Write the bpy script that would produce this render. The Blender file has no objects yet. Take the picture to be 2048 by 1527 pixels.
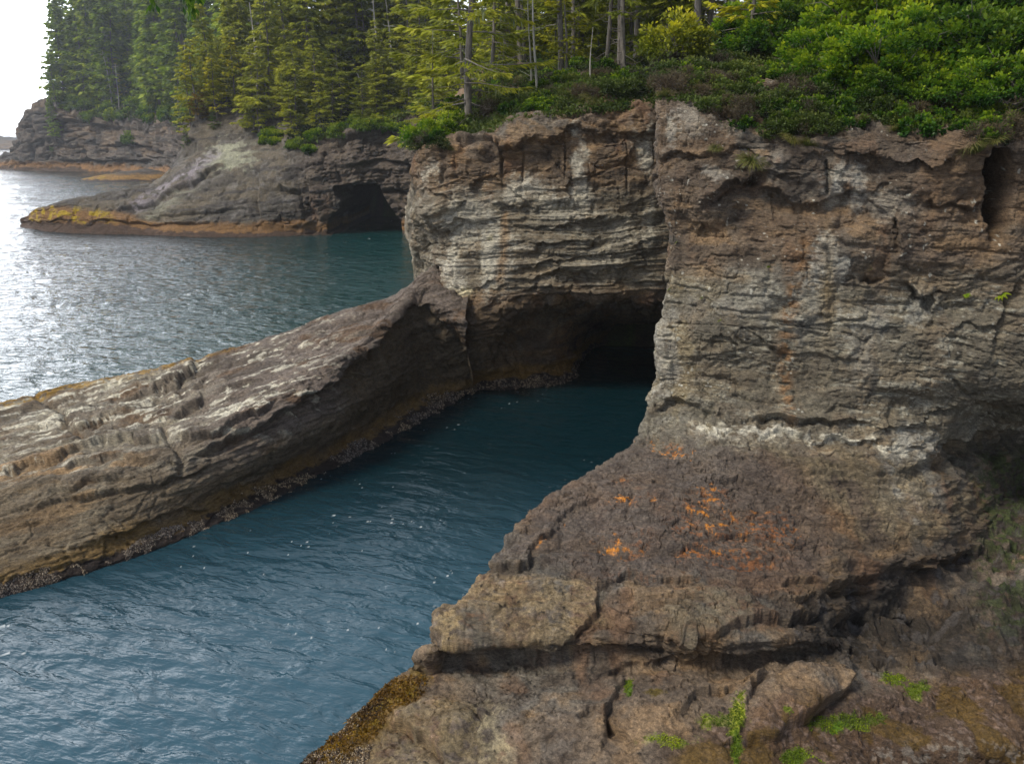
import bpy, math, random
import numpy as np
from mathutils import Vector, Matrix
from mathutils.bvhtree import BVHTree

# ---------------------------------------------------------------- basics
H = 14.0                      # eye height above the water
FPX = 1704.0                  # focal length in pixels of a 2048 px wide frame
PITCH = math.atan((763.5 - 278.0) / FPX)
SP, CP = math.sin(PITCH), math.cos(PITCH)
DENS = 0.62
sc = bpy.context.scene
COL = sc.collection
RNG = random.Random(11)
f32 = np.float32

def P(u, v, D):
    a = (u - 1024.0) / FPX; b = (763.5 - v) / FPX
    k = D / (CP + b * SP)
    return (a * k, D, H + (b * CP - SP) * k)

def PZ(u, v, z):
    a = (u - 1024.0) / FPX; b = (763.5 - v) / FPX
    k = (z - H) / (b * CP - SP)
    return (a * k, (CP + b * SP) * k, z)

def project(X, Y, Z):
    Zc = Y * CP - (Z - H) * SP
    Zc = np.where(np.abs(Zc) < 0.05, 0.05, Zc)
    up = Y * SP + (Z - H) * CP
    return 1024.0 + FPX * X / Zc, 763.5 - FPX * up / Zc

def tag(o, label=None, cat=None, group=None, kind=None):
    if label: o['label'] = label
    if cat: o['category'] = cat
    if group: o['group'] = group
    if kind: o['kind'] = kind
    return o

# ---------------------------------------------------------------- numpy noise
_r = np.random.RandomState(5)
PERM = _r.permutation(256).astype(np.int32)
PERM = np.concatenate([PERM, PERM])
VAL = _r.rand(256).astype(f32)

def vnoise(x, y, z):
    xi = np.floor(x); yi = np.floor(y); zi = np.floor(z)
    fx = (x - xi).astype(f32); fy = (y - yi).astype(f32); fz = (z - zi).astype(f32)
    xi = xi.astype(np.int32) & 255; yi = yi.astype(np.int32) & 255; zi = zi.astype(np.int32) & 255
    fx = fx * fx * fx * (fx * (fx * 6 - 15) + 10); fy = fy * fy * fy * (fy * (fy * 6 - 15) + 10); fz = fz * fz * fz * (fz * (fz * 6 - 15) + 10)
    x1 = (xi + 1) & 255; y1 = (yi + 1) & 255; z1 = (zi + 1) & 255
    a0 = PERM[xi]; a1 = PERM[x1]
    b00 = PERM[a0 + yi]; b01 = PERM[a0 + y1]; b10 = PERM[a1 + yi]; b11 = PERM[a1 + y1]
    def L(b): 
        p = VAL[PERM[b + zi]]; q = VAL[PERM[b + z1]]
        return p + (q - p) * fz
    c00 = L(b00); c01 = L(b01); c10 = L(b10); c11 = L(b11)
    c0 = c00 + (c01 - c00) * fy; c1 = c10 + (c11 - c10) * fy
    return c0 + (c1 - c0) * fx

def fbm(x, y, z, oct=4, gain=0.5, off=0.0):
    t = 0.0; a = 1.0; n = 0.0; f = 1.0
    for i in range(oct):
        t = t + a * vnoise(x * f + off + 17.3 * i, y * f + off * 1.7 + 5.1 * i, z * f + 9.7 * i)
        n += a; a *= gain; f *= 2.03
    return t / n

def ridged(x, y, z, oct=4, off=0.0):
    t = 0.0; a = 1.0; n = 0.0; f = 1.0
    for i in range(oct):
        q = 1 - np.abs(2 * vnoise(x * f + off + 7.3 * i, y * f + off + 3.1 * i, z * f + 1.7 * i) - 1)
        t = t + a * q * q; n += a; a *= 0.5; f *= 2.1
    return t / n

def sstep(a, b, x):
    t = np.clip((x - a) / (b - a), 0, 1)
    return t * t * (3 - 2 * t)

def step1d(s, f, seed, sharp=0.75):
    q = s * f; i = np.floor(q); fr = (q - i).astype(f32); i = i.astype(np.int32)
    r0 = VAL[PERM[(i + seed) & 255]]; r1 = VAL[PERM[(i + 1 + seed) & 255]]
    return r0 + (r1 - r0) * sstep(sharp, 1.0, fr)

def worley(a, b, seed=0):
    """2-d cells: F1, F2-F1 and a random value per cell"""
    ai = np.floor(a).astype(np.int32); bi = np.floor(b).astype(np.int32)
    f1 = np.full(a.shape, 9.0, f32); f2 = np.full(a.shape, 9.0, f32); idv = np.zeros(a.shape, f32)
    for dx in (-1, 0, 1):
        for dy in (-1, 0, 1):
            cx = ai + dx; cy = bi + dy
            h = PERM[(PERM[(cx + seed) & 255] + cy) & 255]
            d = (cx + VAL[h] - a) ** 2 + (cy + VAL[PERM[h + 31]] - b) ** 2
            d = d.astype(f32)
            m = d < f1
            f2 = np.where(m, f1, np.minimum(f2, d)); idv = np.where(m, VAL[PERM[h + 77]], idv); f1 = np.where(m, d, f1)
    f1 = np.sqrt(f1); f2 = np.sqrt(f2)
    return f1, f2 - f1, idv

# ---------------------------------------------------------------- control nets -> dense grids
def pchip(y, x, xq):
    """y: (n, ...) monotone cubic along axis 0"""
    n = len(x); h = np.diff(x); sh = (n - 1,) + (1,) * (y.ndim - 1)
    d = np.diff(y, axis=0) / h.reshape(sh)
    m = np.zeros_like(y); m[0] = d[0]; m[-1] = d[-1]
    if n > 2:
        w1 = (2 * h[1:] + h[:-1]).reshape((n - 2,) + (1,) * (y.ndim - 1)); w2 = (h[1:] + 2 * h[:-1]).reshape(w1.shape)
        same = d[:-1] * d[1:] > 0
        den = w1 / np.where(same, d[:-1], 1) + w2 / np.where(same, d[1:], 1)
        m[1:-1] = np.where(same, (w1 + w2) / np.where(np.abs(den) < 1e-9, 1, den), 0) * 0.7 + 0.3 * (d[:-1] + d[1:]) / 2
    k = np.clip(np.searchsorted(x, xq, side='right') - 1, 0, n - 2)
    t = (xq - x[k]) / h[k]; t = t.reshape((-1,) + (1,) * (y.ndim - 1)); hh = h[k].reshape(t.shape)
    return ((2*t**3 - 3*t**2 + 1) * y[k] + (t**3 - 2*t**2 + t) * hh * m[k] + (-2*t**3 + 3*t**2) * y[k+1] + (t**3 - t**2) * hh * m[k+1])

def spans(net, axis):
    U, V = project(net[..., 0], net[..., 1], net[..., 2])
    U = np.clip(U, -250, 2300); V = np.clip(V, -250, 1750)
    d = np.hypot(np.diff(U, axis=axis), np.diff(V, axis=axis))
    d = np.percentile(d, 75, axis=1 - axis)
    return np.clip(d, 25, 600)

def dense(net, dens):
    net = np.array(net, dtype=float)
    r = np.concatenate([[0], np.cumsum(spans(net, 0))]); c = np.concatenate([[0], np.cumsum(spans(net, 1))])
    nr = int(r[-1] * dens) + 2; nc = int(c[-1] * dens) + 2
    g = pchip(net, r, np.linspace(0, r[-1], nr))
    g = pchip(np.swapaxes(g, 0, 1).copy(), c, np.linspace(0, c[-1], nc))
    return np.swapaxes(g, 0, 1).copy()

def normals(G):
    du = np.gradient(G, axis=1); dv = np.gradient(G, axis=0)
    n = np.cross(du, dv); l = np.linalg.norm(n, axis=2, keepdims=True); l[l < 1e-9] = 1
    n = n / l
    to = np.array([0, 0, H]) - G
    if np.median(np.sum(n * to, axis=2)) < 0: n = -n
    return n

def smooth(A, k, it=1):
    for _ in range(it):
        for ax in (0, 1):
            c = np.cumsum(np.concatenate([np.repeat(np.take(A, [0], ax), k + 1, ax), A, np.repeat(np.take(A, [-1], ax), k, ax)], ax), axis=ax)
            n = A.shape[ax]; w = 2 * k + 1
            hi = np.take(c, np.arange(w, w + n), ax); lo = np.take(c, np.arange(0, n), ax)
            A = (hi - lo) / w
    return A

SURF = []
def grid_object(name, G, mat, cols=None, masks=None, closed=False):
    nr, nc = G.shape[:2]
    me = bpy.data.meshes.new(name)
    me.vertices.add(nr * nc); me.vertices.foreach_set('co', G.reshape(-1).astype(f32))
    idx = np.arange(nr * nc, dtype=np.int32).reshape(nr, nc)
    q = np.stack([idx[:-1, :-1], idx[1:, :-1], idx[1:, 1:], idx[:-1, 1:]], axis=-1).reshape(-1, 4)
    # make faces look outward (towards the eye side)
    nf = len(q)
    me.loops.add(nf * 4); me.loops.foreach_set('vertex_index', q.reshape(-1))
    me.polygons.add(nf); me.polygons.foreach_set('loop_start', np.arange(0, nf * 4, 4, dtype=np.int32))
    me.polygons.foreach_set('loop_total', np.full(nf, 4, np.int32))
    me.polygons.foreach_set('use_smooth', np.ones(nf, bool))
    me.update(calc_edges=True)
    if cols is not None:
        at = me.color_attributes.new('albedo', 'FLOAT_COLOR', 'POINT')
        c4 = np.ones((nr * nc, 4), f32); c4[:, :3] = cols.reshape(-1, 3)
        if masks is not None: c4[:, 3] = masks.reshape(-1)
        at.data.foreach_set('color', c4.reshape(-1))
    me.materials.append(mat)
    o = bpy.data.objects.new(name, me); COL.objects.link(o); SURF.append(G[::6, ::6].copy())
    return o

# ---------------------------------------------------------------- hand-placed features on a surface
def seg_dist(U, V, poly):
    """distance to a polyline and side (+ = below/right-hand when drawn left to right)"""
    best = np.full(U.shape, 1e9, f32); side = np.zeros(U.shape, f32)
    for (x0, y0), (x1, y1) in zip(poly[:-1], poly[1:]):
        dx, dy = x1 - x0, y1 - y0; L2 = dx * dx + dy * dy + 1e-9
        t = np.clip(((U - x0) * dx + (V - y0) * dy) / L2, 0, 1)
        d = np.hypot(U - x0 - t * dx, V - y0 - t * dy)
        m = d < best
        best = np.where(m, d, best)
        side = np.where(m, np.sign(dx * (V - y0) - dy * (U - x0)), side)
    return best, side

def box_idx(U, V, poly, m):
    xs = [p[0] for p in poly]; ys = [p[1] for p in poly]
    return (U > min(xs) - m) & (U < max(xs) + m) & (V > min(ys) - m) & (V < max(ys) + m)

LVAR = [None]
def ledge(disp, U, V, poly, depth, w, lip=None):
    lip = depth * 0.5 if lip is None else lip
    m = box_idx(U, V, poly, w * 5)
    if not m.any(): return
    d, s = seg_dist(U[m], V[m], poly)
    x0, x1 = poly[0], poly[-1]
    e0 = np.hypot(U[m] - x0[0], V[m] - x0[1]); e1 = np.hypot(U[m] - x1[0], V[m] - x1[1])
    fade = sstep(0, w * 2.2, np.minimum(e0, e1))
    below = np.exp(-d / (w * 1.6)) * -depth
    above = np.exp(-(d / (w * 1.8)) ** 2) * lip
    if LVAR[0] is not None: fade = fade * LVAR[0][m]
    k = sstep(-w * 0.30, w * 0.30, d * s)
    disp[m] += (above * (1 - k) + below * k) * fade

def crack(disp, U, V, poly, depth, w):
    m = box_idx(U, V, poly, w * 4)
    if not m.any(): return
    d, s = seg_dist(U[m], V[m], poly)
    disp[m] -= depth * np.exp(-(d / w) ** 2)

def bump(disp, U, V, c, r, amt, rot=0):
    dx = U - c[0]; dy = V - c[1]; a = math.radians(rot)
    q = ((dx * math.cos(a) + dy * math.sin(a)) / r[0]) ** 2 + ((-dx * math.sin(a) + dy * math.cos(a)) / r[1]) ** 2
    disp += amt * np.exp(-q * q)

def inside(U, V, poly, soft=6.0):
    """soft inside mask of a closed polygon"""
    m = box_idx(U, V, poly, soft * 3); out = np.zeros(U.shape, f32)
    if not m.any(): return out
    u, v = U[m], V[m]; d, _ = seg_dist(u, v, list(poly) + [poly[0]])
    c = np.zeros(u.shape, bool); n = len(poly)
    for i in range(n):
        x0, y0 = poly[i]; x1, y1 = poly[(i + 1) % n]
        if y0 == y1: continue
        c ^= ((y0 > v) != (y1 > v)) & (u < (x1 - x0) * (v - y0) / (y1 - y0) + x0)
    out[m] = sstep(-soft, soft, np.where(c, d, -d))
    return out

def mix(c, col, m):
    return c + (np.array(col, f32) - c) * np.clip(m, 0, 1)[..., None]

def lin(r, g, b):
    f = lambda x: ((x / 255 + 0.055) / 1.055) ** 2.4 if x > 10 else x / 255 / 12.92
    return (f(r), f(g), f(b))

# ---------------------------------------------------------------- materials
def nodes(m):
    m.use_nodes = True; nt = m.node_tree; nt.nodes.clear(); return nt

def N(nt, t, **kw):
    n = nt.nodes.new(t)
    for k, v in kw.items(): setattr(n, k, v)
    return n

def noise_node(nt, scale, detail=5, rough=0.6, vec=None, dist=0.0):
    n = N(nt, 'ShaderNodeTexNoise'); n.inputs['Scale'].default_value = scale; n.inputs['Detail'].default_value = detail
    n.inputs['Roughness'].default_value = rough; n.inputs['Distortion'].default_value = dist
    if vec: nt.links.new(vec, n.inputs['Vector'])
    return n

def ramp(nt, fac, pts):
    r = N(nt, 'ShaderNodeValToRGB'); r.color_ramp.elements[0].position = pts[0][0]; r.color_ramp.elements[1].position = pts[-1][0]
    r.color_ramp.elements[0].color = (*pts[0][1], 1); r.color_ramp.elements[1].color = (*pts[-1][1], 1)
    for p, c in pts[1:-1]: e = r.color_ramp.elements.new(p); e.color = (*c, 1)
    nt.links.new(fac, r.inputs[0]); return r

def rock_material(name, s=1.0, bump_d=0.05, spec=0.3):
    m = bpy.data.materials.new(name); nt = nodes(m); L = nt.links.new
    geo = N(nt, 'ShaderNodeNewGeometry'); pos = geo.outputs['Position']
    at = N(nt, 'ShaderNodeAttribute', attribute_name='albedo')
    stretch = N(nt, 'ShaderNodeVectorMath', operation='MULTIPLY'); stretch.inputs[1].default_value = (1, 1, 3.2); L(pos, stretch.inputs[0])
    n1 = noise_node(nt, 7.0 * s, 7, 0.68, stretch.outputs[0], 0.4)
    n2 = noise_node(nt, 1.6 * s, 6, 0.6, pos, 0.2)
    n3 = noise_node(nt, 34.0 * s, 4, 0.7, pos)
    r1 = ramp(nt, n1.outputs[0], [(0.28, (0.36, 0.35, 0.35)), (0.5, (1.0, 0.98, 0.95)), (0.72, (1.75, 1.68, 1.55))])
    r2 = ramp(nt, n2.outputs[0], [(0.3, (0.72, 0.70, 0.70)), (0.5, (1.0, 1.0, 1.0)), (0.7, (1.25, 1.22, 1.15))])
    r3 = ramp(nt, n3.outputs[0], [(0.3, (0.6, 0.6, 0.6)), (0.5, (1.0, 1.0, 1.0)), (0.72, (1.5, 1.5, 1.45))])
    def mul(a, b):
        q = N(nt, 'ShaderNodeMix', data_type='RGBA', blend_type='MULTIPLY'); q.inputs[0].default_value = 1.0
        L(a, q.inputs[6]); L(b, q.inputs[7]); return q.outputs[2]
    c = mul(mul(mul(at.outputs['Color'], r1.outputs[0]), r2.outputs[0]), r3.outputs[0])
    bs = N(nt, 'ShaderNodeBsdfPrincipled'); L(c, bs.inputs['Base Color'])
    rr = N(nt, 'ShaderNodeMapRange'); L(at.outputs['Alpha'], rr.inputs[0]); rr.inputs[3].default_value = 0.42; rr.inputs[4].default_value = 0.92
    L(rr.outputs[0], bs.inputs['Roughness']); bs.inputs['Specular IOR Level'].default_value = spec
    b1 = N(nt, 'ShaderNodeBump'); b1.inputs['Strength'].default_value = 1.0; b1.inputs['Distance'].default_value = bump_d; L(n1.outputs[0], b1.inputs['Height'])
    b2 = N(nt, 'ShaderNodeBump'); b2.inputs['Strength'].default_value = 0.9; b2.inputs['Distance'].default_value = bump_d * 0.35; L(n3.outputs[0], b2.inputs['Height'])
    L(b1.outputs[0], b2.inputs['Normal']); L(b2.outputs[0], bs.inputs['Normal'])
    o = N(nt, 'ShaderNodeOutputMaterial'); L(bs.outputs[0], o.inputs[0]); return m

def leaf_material(name, cols, trans=0.35, rough=0.55):
    m = bpy.data.materials.new(name); nt = nodes(m); L = nt.links.new
    at = N(nt, 'ShaderNodeAttribute', attribute_name='tint')
    oi = N(nt, 'ShaderNodeObjectInfo')
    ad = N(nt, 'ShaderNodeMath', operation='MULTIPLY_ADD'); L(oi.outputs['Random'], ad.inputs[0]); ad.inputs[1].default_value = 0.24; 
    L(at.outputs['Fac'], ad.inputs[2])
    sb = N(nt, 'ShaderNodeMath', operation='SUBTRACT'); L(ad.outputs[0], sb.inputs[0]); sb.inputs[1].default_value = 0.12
    n = len(cols)
    r = ramp(nt, sb.outputs[0], [(i / (n - 1), c) for i, c in enumerate(cols)])
    geo = N(nt, 'ShaderNodeNewGeometry')
    nz = noise_node(nt, 0.35, 3, 0.5, geo.outputs['Position'])
    rz = ramp(nt, nz.outputs[0], [(0.35, (0.65, 0.7, 0.8)), (0.65, (1.3, 1.25, 1.0))])
    q = N(nt, 'ShaderNodeMix', data_type='RGBA', blend_type='MULTIPLY'); q.inputs[0].default_value = 1.0
    L(r.outputs[0], q.inputs[6]); L(rz.outputs[0], q.inputs[7])
    bs = N(nt, 'ShaderNodeBsdfPrincipled'); L(q.outputs[2], bs.inputs['Base Color']); bs.inputs['Roughness'].default_value = rough
    bs.inputs['Specular IOR Level'].default_value = 0.25
    tr = N(nt, 'ShaderNodeBsdfTranslucent'); L(q.outputs[2], tr.inputs[0])
    mx = N(nt, 'ShaderNodeMixShader'); mx.inputs[0].default_value = trans; L(bs.outputs[0], mx.inputs[1]); L(tr.outputs[0], mx.inputs[2])
    o = N(nt, 'ShaderNodeOutputMaterial'); L(mx.outputs[0], o.inputs[0]); return m

def bark_material(name, a, b):
    m = bpy.data.materials.new(name); nt = nodes(m); L = nt.links.new
    geo = N(nt, 'ShaderNodeNewGeometry')
    st = N(nt, 'ShaderNodeVectorMath', operation='MULTIPLY'); st.inputs[1].default_value = (1, 1, 0.25); L(geo.outputs['Position'], st.inputs[0])
    n = noise_node(nt, 9, 6, 0.7, st.outputs[0]); r = ramp(nt, n.outputs[0], [(0.35, a), (0.65, b)])
    bs = N(nt, 'ShaderNodeBsdfPrincipled'); L(r.outputs[0], bs.inputs['Base Color']); bs.inputs['Roughness'].default_value = 0.9
    bp = N(nt, 'ShaderNodeBump'); bp.inputs['Distance'].default_value = 0.05; L(n.outputs[0], bp.inputs['Height']); L(bp.outputs[0], bs.inputs['Normal'])
    o = N(nt, 'ShaderNodeOutputMaterial'); L(bs.outputs[0], o.inputs[0]); return m

M_ROCK = rock_material('sandstone', 1.0, 0.06)
M_ROCKMID = rock_material('sandstone_mid', 0.75, 0.09)
M_ROCKFAR = rock_material('sandstone_far', 0.22, 0.3)
# ================================================================ ROCK MASSES
def base_color(X, Y, Z, s, k=1.0, grey=0.5, white=1.0):
    """sandstone: brown, grey and ochre beds with pale mineral streaks"""
    n1 = fbm(X * 0.22 * k, Y * 0.22 * k, s * 0.5 * k, 4, off=3)
    n2 = fbm(X * 0.9 * k, Y * 0.9 * k, s * 2.5 * k, 4, off=41)
    bed = step1d(s + 0.1 * n2, 2.1 * k, 9, 0.5)
    bed2 = step1d(s, 7.3 * k, 90, 0.4)
    c = np.zeros(X.shape + (3,), f32) + np.array((0.150, 0.116, 0.092), f32)
    c = mix(c, (0.135, 0.128, 0.122), sstep(0.42, 0.6, n1) * grey * 1.6)
    c = mix(c, (0.25, 0.165, 0.095), sstep(0.52, 0.68, n2) * 0.55)
    c = mix(c, (0.085, 0.068, 0.060), sstep(0.5, 0.33, n2) * 0.7)
    c *= (0.72 + 0.4 * bed + 0.2 * bed2)[..., None]
    st = fbm(X * 2.6 * k, Y * 2.6 * k, Z * 0.22 * k, 4, off=77)
    br = fbm(X * 5 * k, Y * 5 * k, Z * 6 * k, 3, off=13)
    wz = fbm(X * 0.28 * k, Y * 0.28 * k, Z * 0.3 * k, 3, off=151)
    c = mix(c, (0.46, 0.45, 0.45), sstep(0.55, 0.72, st * 0.75 + br * 0.3) * sstep(0.45, 0.6, wz) * 0.8 * white)
    rust = fbm(X * 1.1 * k, Y * 1.1 * k, Z * 0.3 * k, 3, off=201)
    c = mix(c, (0.21, 0.11, 0.06), sstep(0.56, 0.72, rust) * 0.38)
    return c

def tide_color(c, X, Y, Z, k=1.0, top=1.25, low=0.5):
    n = fbm(X * 0.5 * k, Y * 0.5 * k, Z * 0.5 * k, 4, off=61); sp = fbm(X * 9 * k, Y * 9 * k, Z * 9 * k, 2, off=8)
    z = Z + (n - 0.5) * 1.1
    c = mix(c, (0.20, 0.125, 0.042), sstep(top, top * 0.62, z) * (0.85 if low > 0.3 else 0.6))
    c = mix(c, (0.045, 0.036, 0.036), sstep(low, low * 0.75, z))
    c = mix(c, (0.30, 0.24, 0.19), sstep(low, low * 0.75, z) * sstep(0.54, 0.7, sp) * 0.9)
    return c

def rock_disp(G, Nn, k=1.0, big=0.5, med=0.16, fine=0.04, strata=0.10, strataf=3.2, plates=0.16, dip=(0.03, 0.0), warp=0.5, smask=None, off=0.0):
    X, Y, Z = G[..., 0], G[..., 1], G[..., 2]
    w = fbm(X * 0.25 * k, Y * 0.25 * k, Z * 0.3 * k, 3, off=off + 5)
    s = Z + X * dip[0] + Y * dip[1] + warp * (w - 0.5) * 2
    d = big * (fbm(X * 0.33 * k, Y * 0.33 * k, Z * 0.42 * k, 3, off=off) - 0.5) * 2
    r = ridged(X * 1.0 * k, Y * 1.0 * k, s * 1.7 * k, 4, off=off + 9)
    d -= med * sstep(0.45, 0.95, r) * 1.6
    d += med * (fbm(X * 1.7 * k, Y * 1.7 * k, Z * 2.4 * k, 4, off=off + 21) - 0.5) * 2
    d += fine * (fbm(X * 6 * k, Y * 6 * k, Z * 9 * k, 3, off=off + 31) - 0.5) * 2
    rr = ridged(X * 3.3 * k, Y * 3.3 * k, s * 5.0 * k, 3, off=off + 57)
    d -= fine * 1.8 * sstep(0.6, 0.95, rr)
    A = (X * 0.8 + Y * 0.6) * k; 
    f1, e, idv = worley(A * 0.5 + w * 1.5 + off, s * 0.95 * k + w, 3)
    pm = sstep(0.42, 0.6, fbm(X * 0.3 * k, Y * 0.3 * k, Z * 0.3 * k, 2, off=off + 99))
    d += plates * (idv - 0.5) * 2 * sstep(0.0, 0.10, e) * pm - plates * 0.35 * np.exp(-(e / 0.05) ** 2) * pm
    f1, e2, idv2 = worley(A * 1.7 + w * 3 + off, s * 3.2 * k + w * 2, 23)
    d += plates * 0.28 * (idv2 - 0.5) * 2 * sstep(0.0, 0.12, e2)
    sm = sstep(0.38, 0.62, fbm(X * 0.2 * k, Y * 0.2 * k, s * 0.6 * k, 3, off=off + 130))
    if smask is not None: sm = np.clip(sm * 0.35 + smask, 0, 1.4)
    ms = s + 0.12 * (fbm(X * 1.3 * k, Y * 1.3 * k, Z * 1.3 * k, 3, off=off + 44) - 0.5)
    d += strata * sm * ((step1d(ms, strataf * k, 7) - 0.5) * 1.3 + (step1d(ms, strataf * 2.7 * k, 57, 0.6) - 0.5) * 0.6)
    return d, s

def dimple(G, k=1.0, amp=0.06, f=2.2, off=0):
    """small weathering pits"""
    X, Y, Z = G[..., 0], G[..., 1], G[..., 2]
    f1, e, i = worley(X * f * k + off, Y * f * k * 0.8 + Z * f * k, 5)
    return -amp * np.exp(-(f1 / 0.28) ** 2) * sstep(0.45, 0.8, i)

# ---- A: the near cliff on the right, its bench and the slabs below
us = [1450, 1600, 1750, 1880, 1975, 2080, 2300, 2600]
def rowA(left, mid, hid):
    return [hid[0], hid[1], left] + mid
def mids(vs, Ds): return [P(u, v, D) for u, v, D in zip(us, vs, Ds)]
netA = [
 rowA((7.5, 47, 18.0), [(11, 47, 18.5), (14, 47, 19), (18, 47, 19.5), (22, 47, 19.5), (26, 47, 20), (30, 47, 20), (38, 47, 20), (52, 47, 20)], ((8.8, 48, 17.5), (8.2, 47.5, 17.8))),
 rowA((6.0, 37, 16.8), [(9, 36, 17), (12, 35.5, 17), (15.5, 35, 17), (19, 34, 17), (22, 33, 17), (25, 32, 17), (32, 31, 17), (46, 30, 17)], ((8.8, 46, 16.5), (7.4, 42, 16.7))),
 rowA(P(1316, 205, 31.2), mids([215, 232, 240, 252, 250, 255, 250, 250], [29.6, 28.8, 28.2, 27.4, 27.0, 26.6, 25.5, 23.5]), ((8.8, 44, 15.3), P(1345, 215, 36))),
 rowA(P(1312, 262, 30.6), mids([275, 290, 282, 282, 290, 295, 290, 290], [29.0, 28.0, 27.4, 26.6, 26.0, 25.8, 24.8, 22.5]), ((8.8, 44, 14.2), P(1348, 270, 36))),
 rowA(P(1308, 345, 30.4), mids([340, 345, 345, 345, 345, 345, 345, 345], [28.8, 28.2, 27.6, 26.8, 26.6, 26.4, 25.0, 23.0]), ((8.8, 44, 12.5), P(1350, 350, 36))),
 rowA(P(1327, 480, 30.0), mids([470, 470, 470, 470, 470, 470, 470, 470], [28.6, 27.9, 27.3, 26.7, 26.4, 26.2, 25.0, 23.0]), ((8.8, 44, 10.0), P(1360, 480, 36))),
 rowA(P(1322, 620, 29.6), mids([610, 610, 610, 610, 610, 610, 610, 610], [28.2, 27.6, 27.1, 26.6, 26.3, 26.0, 25.0, 23.0]), ((8.8, 44, 7.0), P(1370, 620, 37))),
 rowA(P(1308, 740, 29.2), mids([740, 745, 745, 745, 740, 745, 745, 745], [27.9, 27.3, 26.8, 26.4, 26.3, 26.2, 25.5, 23.0]), ((8.8, 44, 3.5), P(1390, 740, 37))),
 rowA(P(1292, 810, 28.9), mids([825, 835, 838, 832, 800, 810, 810, 810], [27.3, 26.9, 26.6, 26.8, 26.9, 27.0, 26.5, 24.0]), ((8.8, 44, 1.0), P(1400, 800, 37))),
 rowA(P(1266, 885, 27.9), mids([875, 885, 900, 905, 870, 850, 850, 850], [26.2, 26.2, 26.3, 26.7, 29.5, 31.0, 31.0, 28.0]), ((8.5, 40, -1.5), (5.5, 33, 0.0))),
 rowA(P(1190, 935, 26.4), mids([955, 970, 990, 1000, 985, 960, 960, 960], [24.4, 24.6, 24.9, 25.3, 28.0, 31.0, 31.5, 29.0]), ((7.0, 36, -2), (4.0, 30, -1.0))),
 rowA(P(1080, 1005, 24.0), mids([1050, 1060, 1070, 1085, 1080, 1080, 1080, 1080], [22.4, 22.7, 23.3, 24.0, 26.0, 28.0, 28.5, 27.0]), ((4.0, 30, -2), (1.8, 26.6, -1.2))),
 rowA(P(1010, 1085, 21.9), mids([1130, 1140, 1150, 1165, 1170, 1180, 1180, 1180], [20.8, 21.0, 21.9, 23.2, 24.6, 25.5, 26.0, 25.0]), ((3.0, 27, -2), (0.7, 24.0, -1.3))),
 rowA(P(948, 1172, 20.1), mids([1205, 1215, 1230, 1235, 1240, 1240, 1240, 1240], [19.2, 19.5, 21.0, 22.8, 24.0, 24.5, 25.0, 24.0]), ((2.0, 25, -2), (-0.3, 21.9, -1.4))),
 rowA(P(878, 1240, 18.9), mids([1283, 1278, 1275, 1285, 1290, 1290, 1290, 1290], [17.75, 18.1, 20.3, 22.0, 22.8, 23.2, 23.5, 23.0]), ((1.0, 23, -2), (-1.1, 20.8, -1.4))),
 rowA(P(868, 1296, 17.9), mids([1318, 1300, 1300, 1310, 1315, 1315, 1315, 1315], [18.0, 18.6, 20.4, 20.8, 21.2, 21.5, 21.5, 21.5]), ((0.0, 22, -2), (-1.4, 19.9, -1.4))),
 rowA(P(822, 1322, 18.6), mids([1345, 1318, 1330, 1340, 1345, 1345, 1345, 1345], [17.6, 18.0, 19.0, 19.5, 19.7, 19.7, 19.7, 19.7]), ((-1.0, 21.5, -2), (-2.0, 20.2, -1.5))),
 rowA(P(745, 1392, 17.95), mids([1400, 1385, 1395, 1405, 1410, 1410, 1410, 1410], [16.6, 16.9, 17.6, 18.3, 18.4, 18.5, 18.5, 18.5]), ((-2.4, 20.2, -2), (-3.0, 19.0, -1.6))),
 rowA(P(670, 1468, 16.95), mids([1475, 1470, 1475, 1480, 1485, 1485, 1485, 1485], [15.4, 15.6, 16.3, 16.9, 17.0, 17.0, 17.0, 17.0]), ((-3.4, 19, -2), (-3.7, 17.8, -1.6))),
 rowA(P(600, 1535, 15.95), mids([1560, 1560, 1565, 1565, 1570, 1570, 1570, 1570], [14.4, 14.5, 15.2, 15.7, 15.8, 15.8, 15.8, 15.8]), ((-4.4, 17.5, -2), (-4.4, 16.6, -1.6))),
 rowA(P(480, 1640, 14.3), mids([1660, 1670, 1675, 1675, 1680, 1680, 1680, 1680], [13.0, 13.0, 13.8, 14.2, 14.3, 14.3, 14.3, 14.3]), ((-5.4, 16, -2), (-5.2, 15, -1.6))),
 rowA(P(300, 1850, 11.8), mids([1850, 1850, 1850, 1850, 1850, 1850, 1850, 1850], [11, 11, 11.5, 12, 12, 12, 12, 12]), ((-6.4, 14, -2), (-6.2, 13, -1.6))),
]
# an extra column between the silhouette and u=1450 on the wide bench
def widen(net):
    out = []
    for r in net:
        r = [tuple(map(float, q)) for q in r]
        a, b = np.array(r[2]), np.array(r[3])
        ua, va = project(*a); ub, vb = project(*b)
        extra = []
        if ub - ua > 250:
            for t in (0.28, 0.62):
                q = a + (b - a) * t
                q[2] += 0.22 * math.sin(math.pi * t); extra.append(tuple(q))
        else:
            for t in (0.33, 0.66): 
                q = a + (b - a) * t; q[1] -= 0.15; extra.append(tuple(q))
        out.append(r[:3] + extra + r[3:])
    return out
for i_, r_ in enumerate(netA):
    for j_ in range(3, len(r_)):
        if 9 <= i_ <= 18 and r_[j_][2] < 0.75 + .05 * (18 - i_):
            u_, v_ = project(*r_[j_]); r_[j_] = PZ(float(u_), float(v_), 0.75 + .05 * (18 - i_))
netA = widen(netA)

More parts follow.
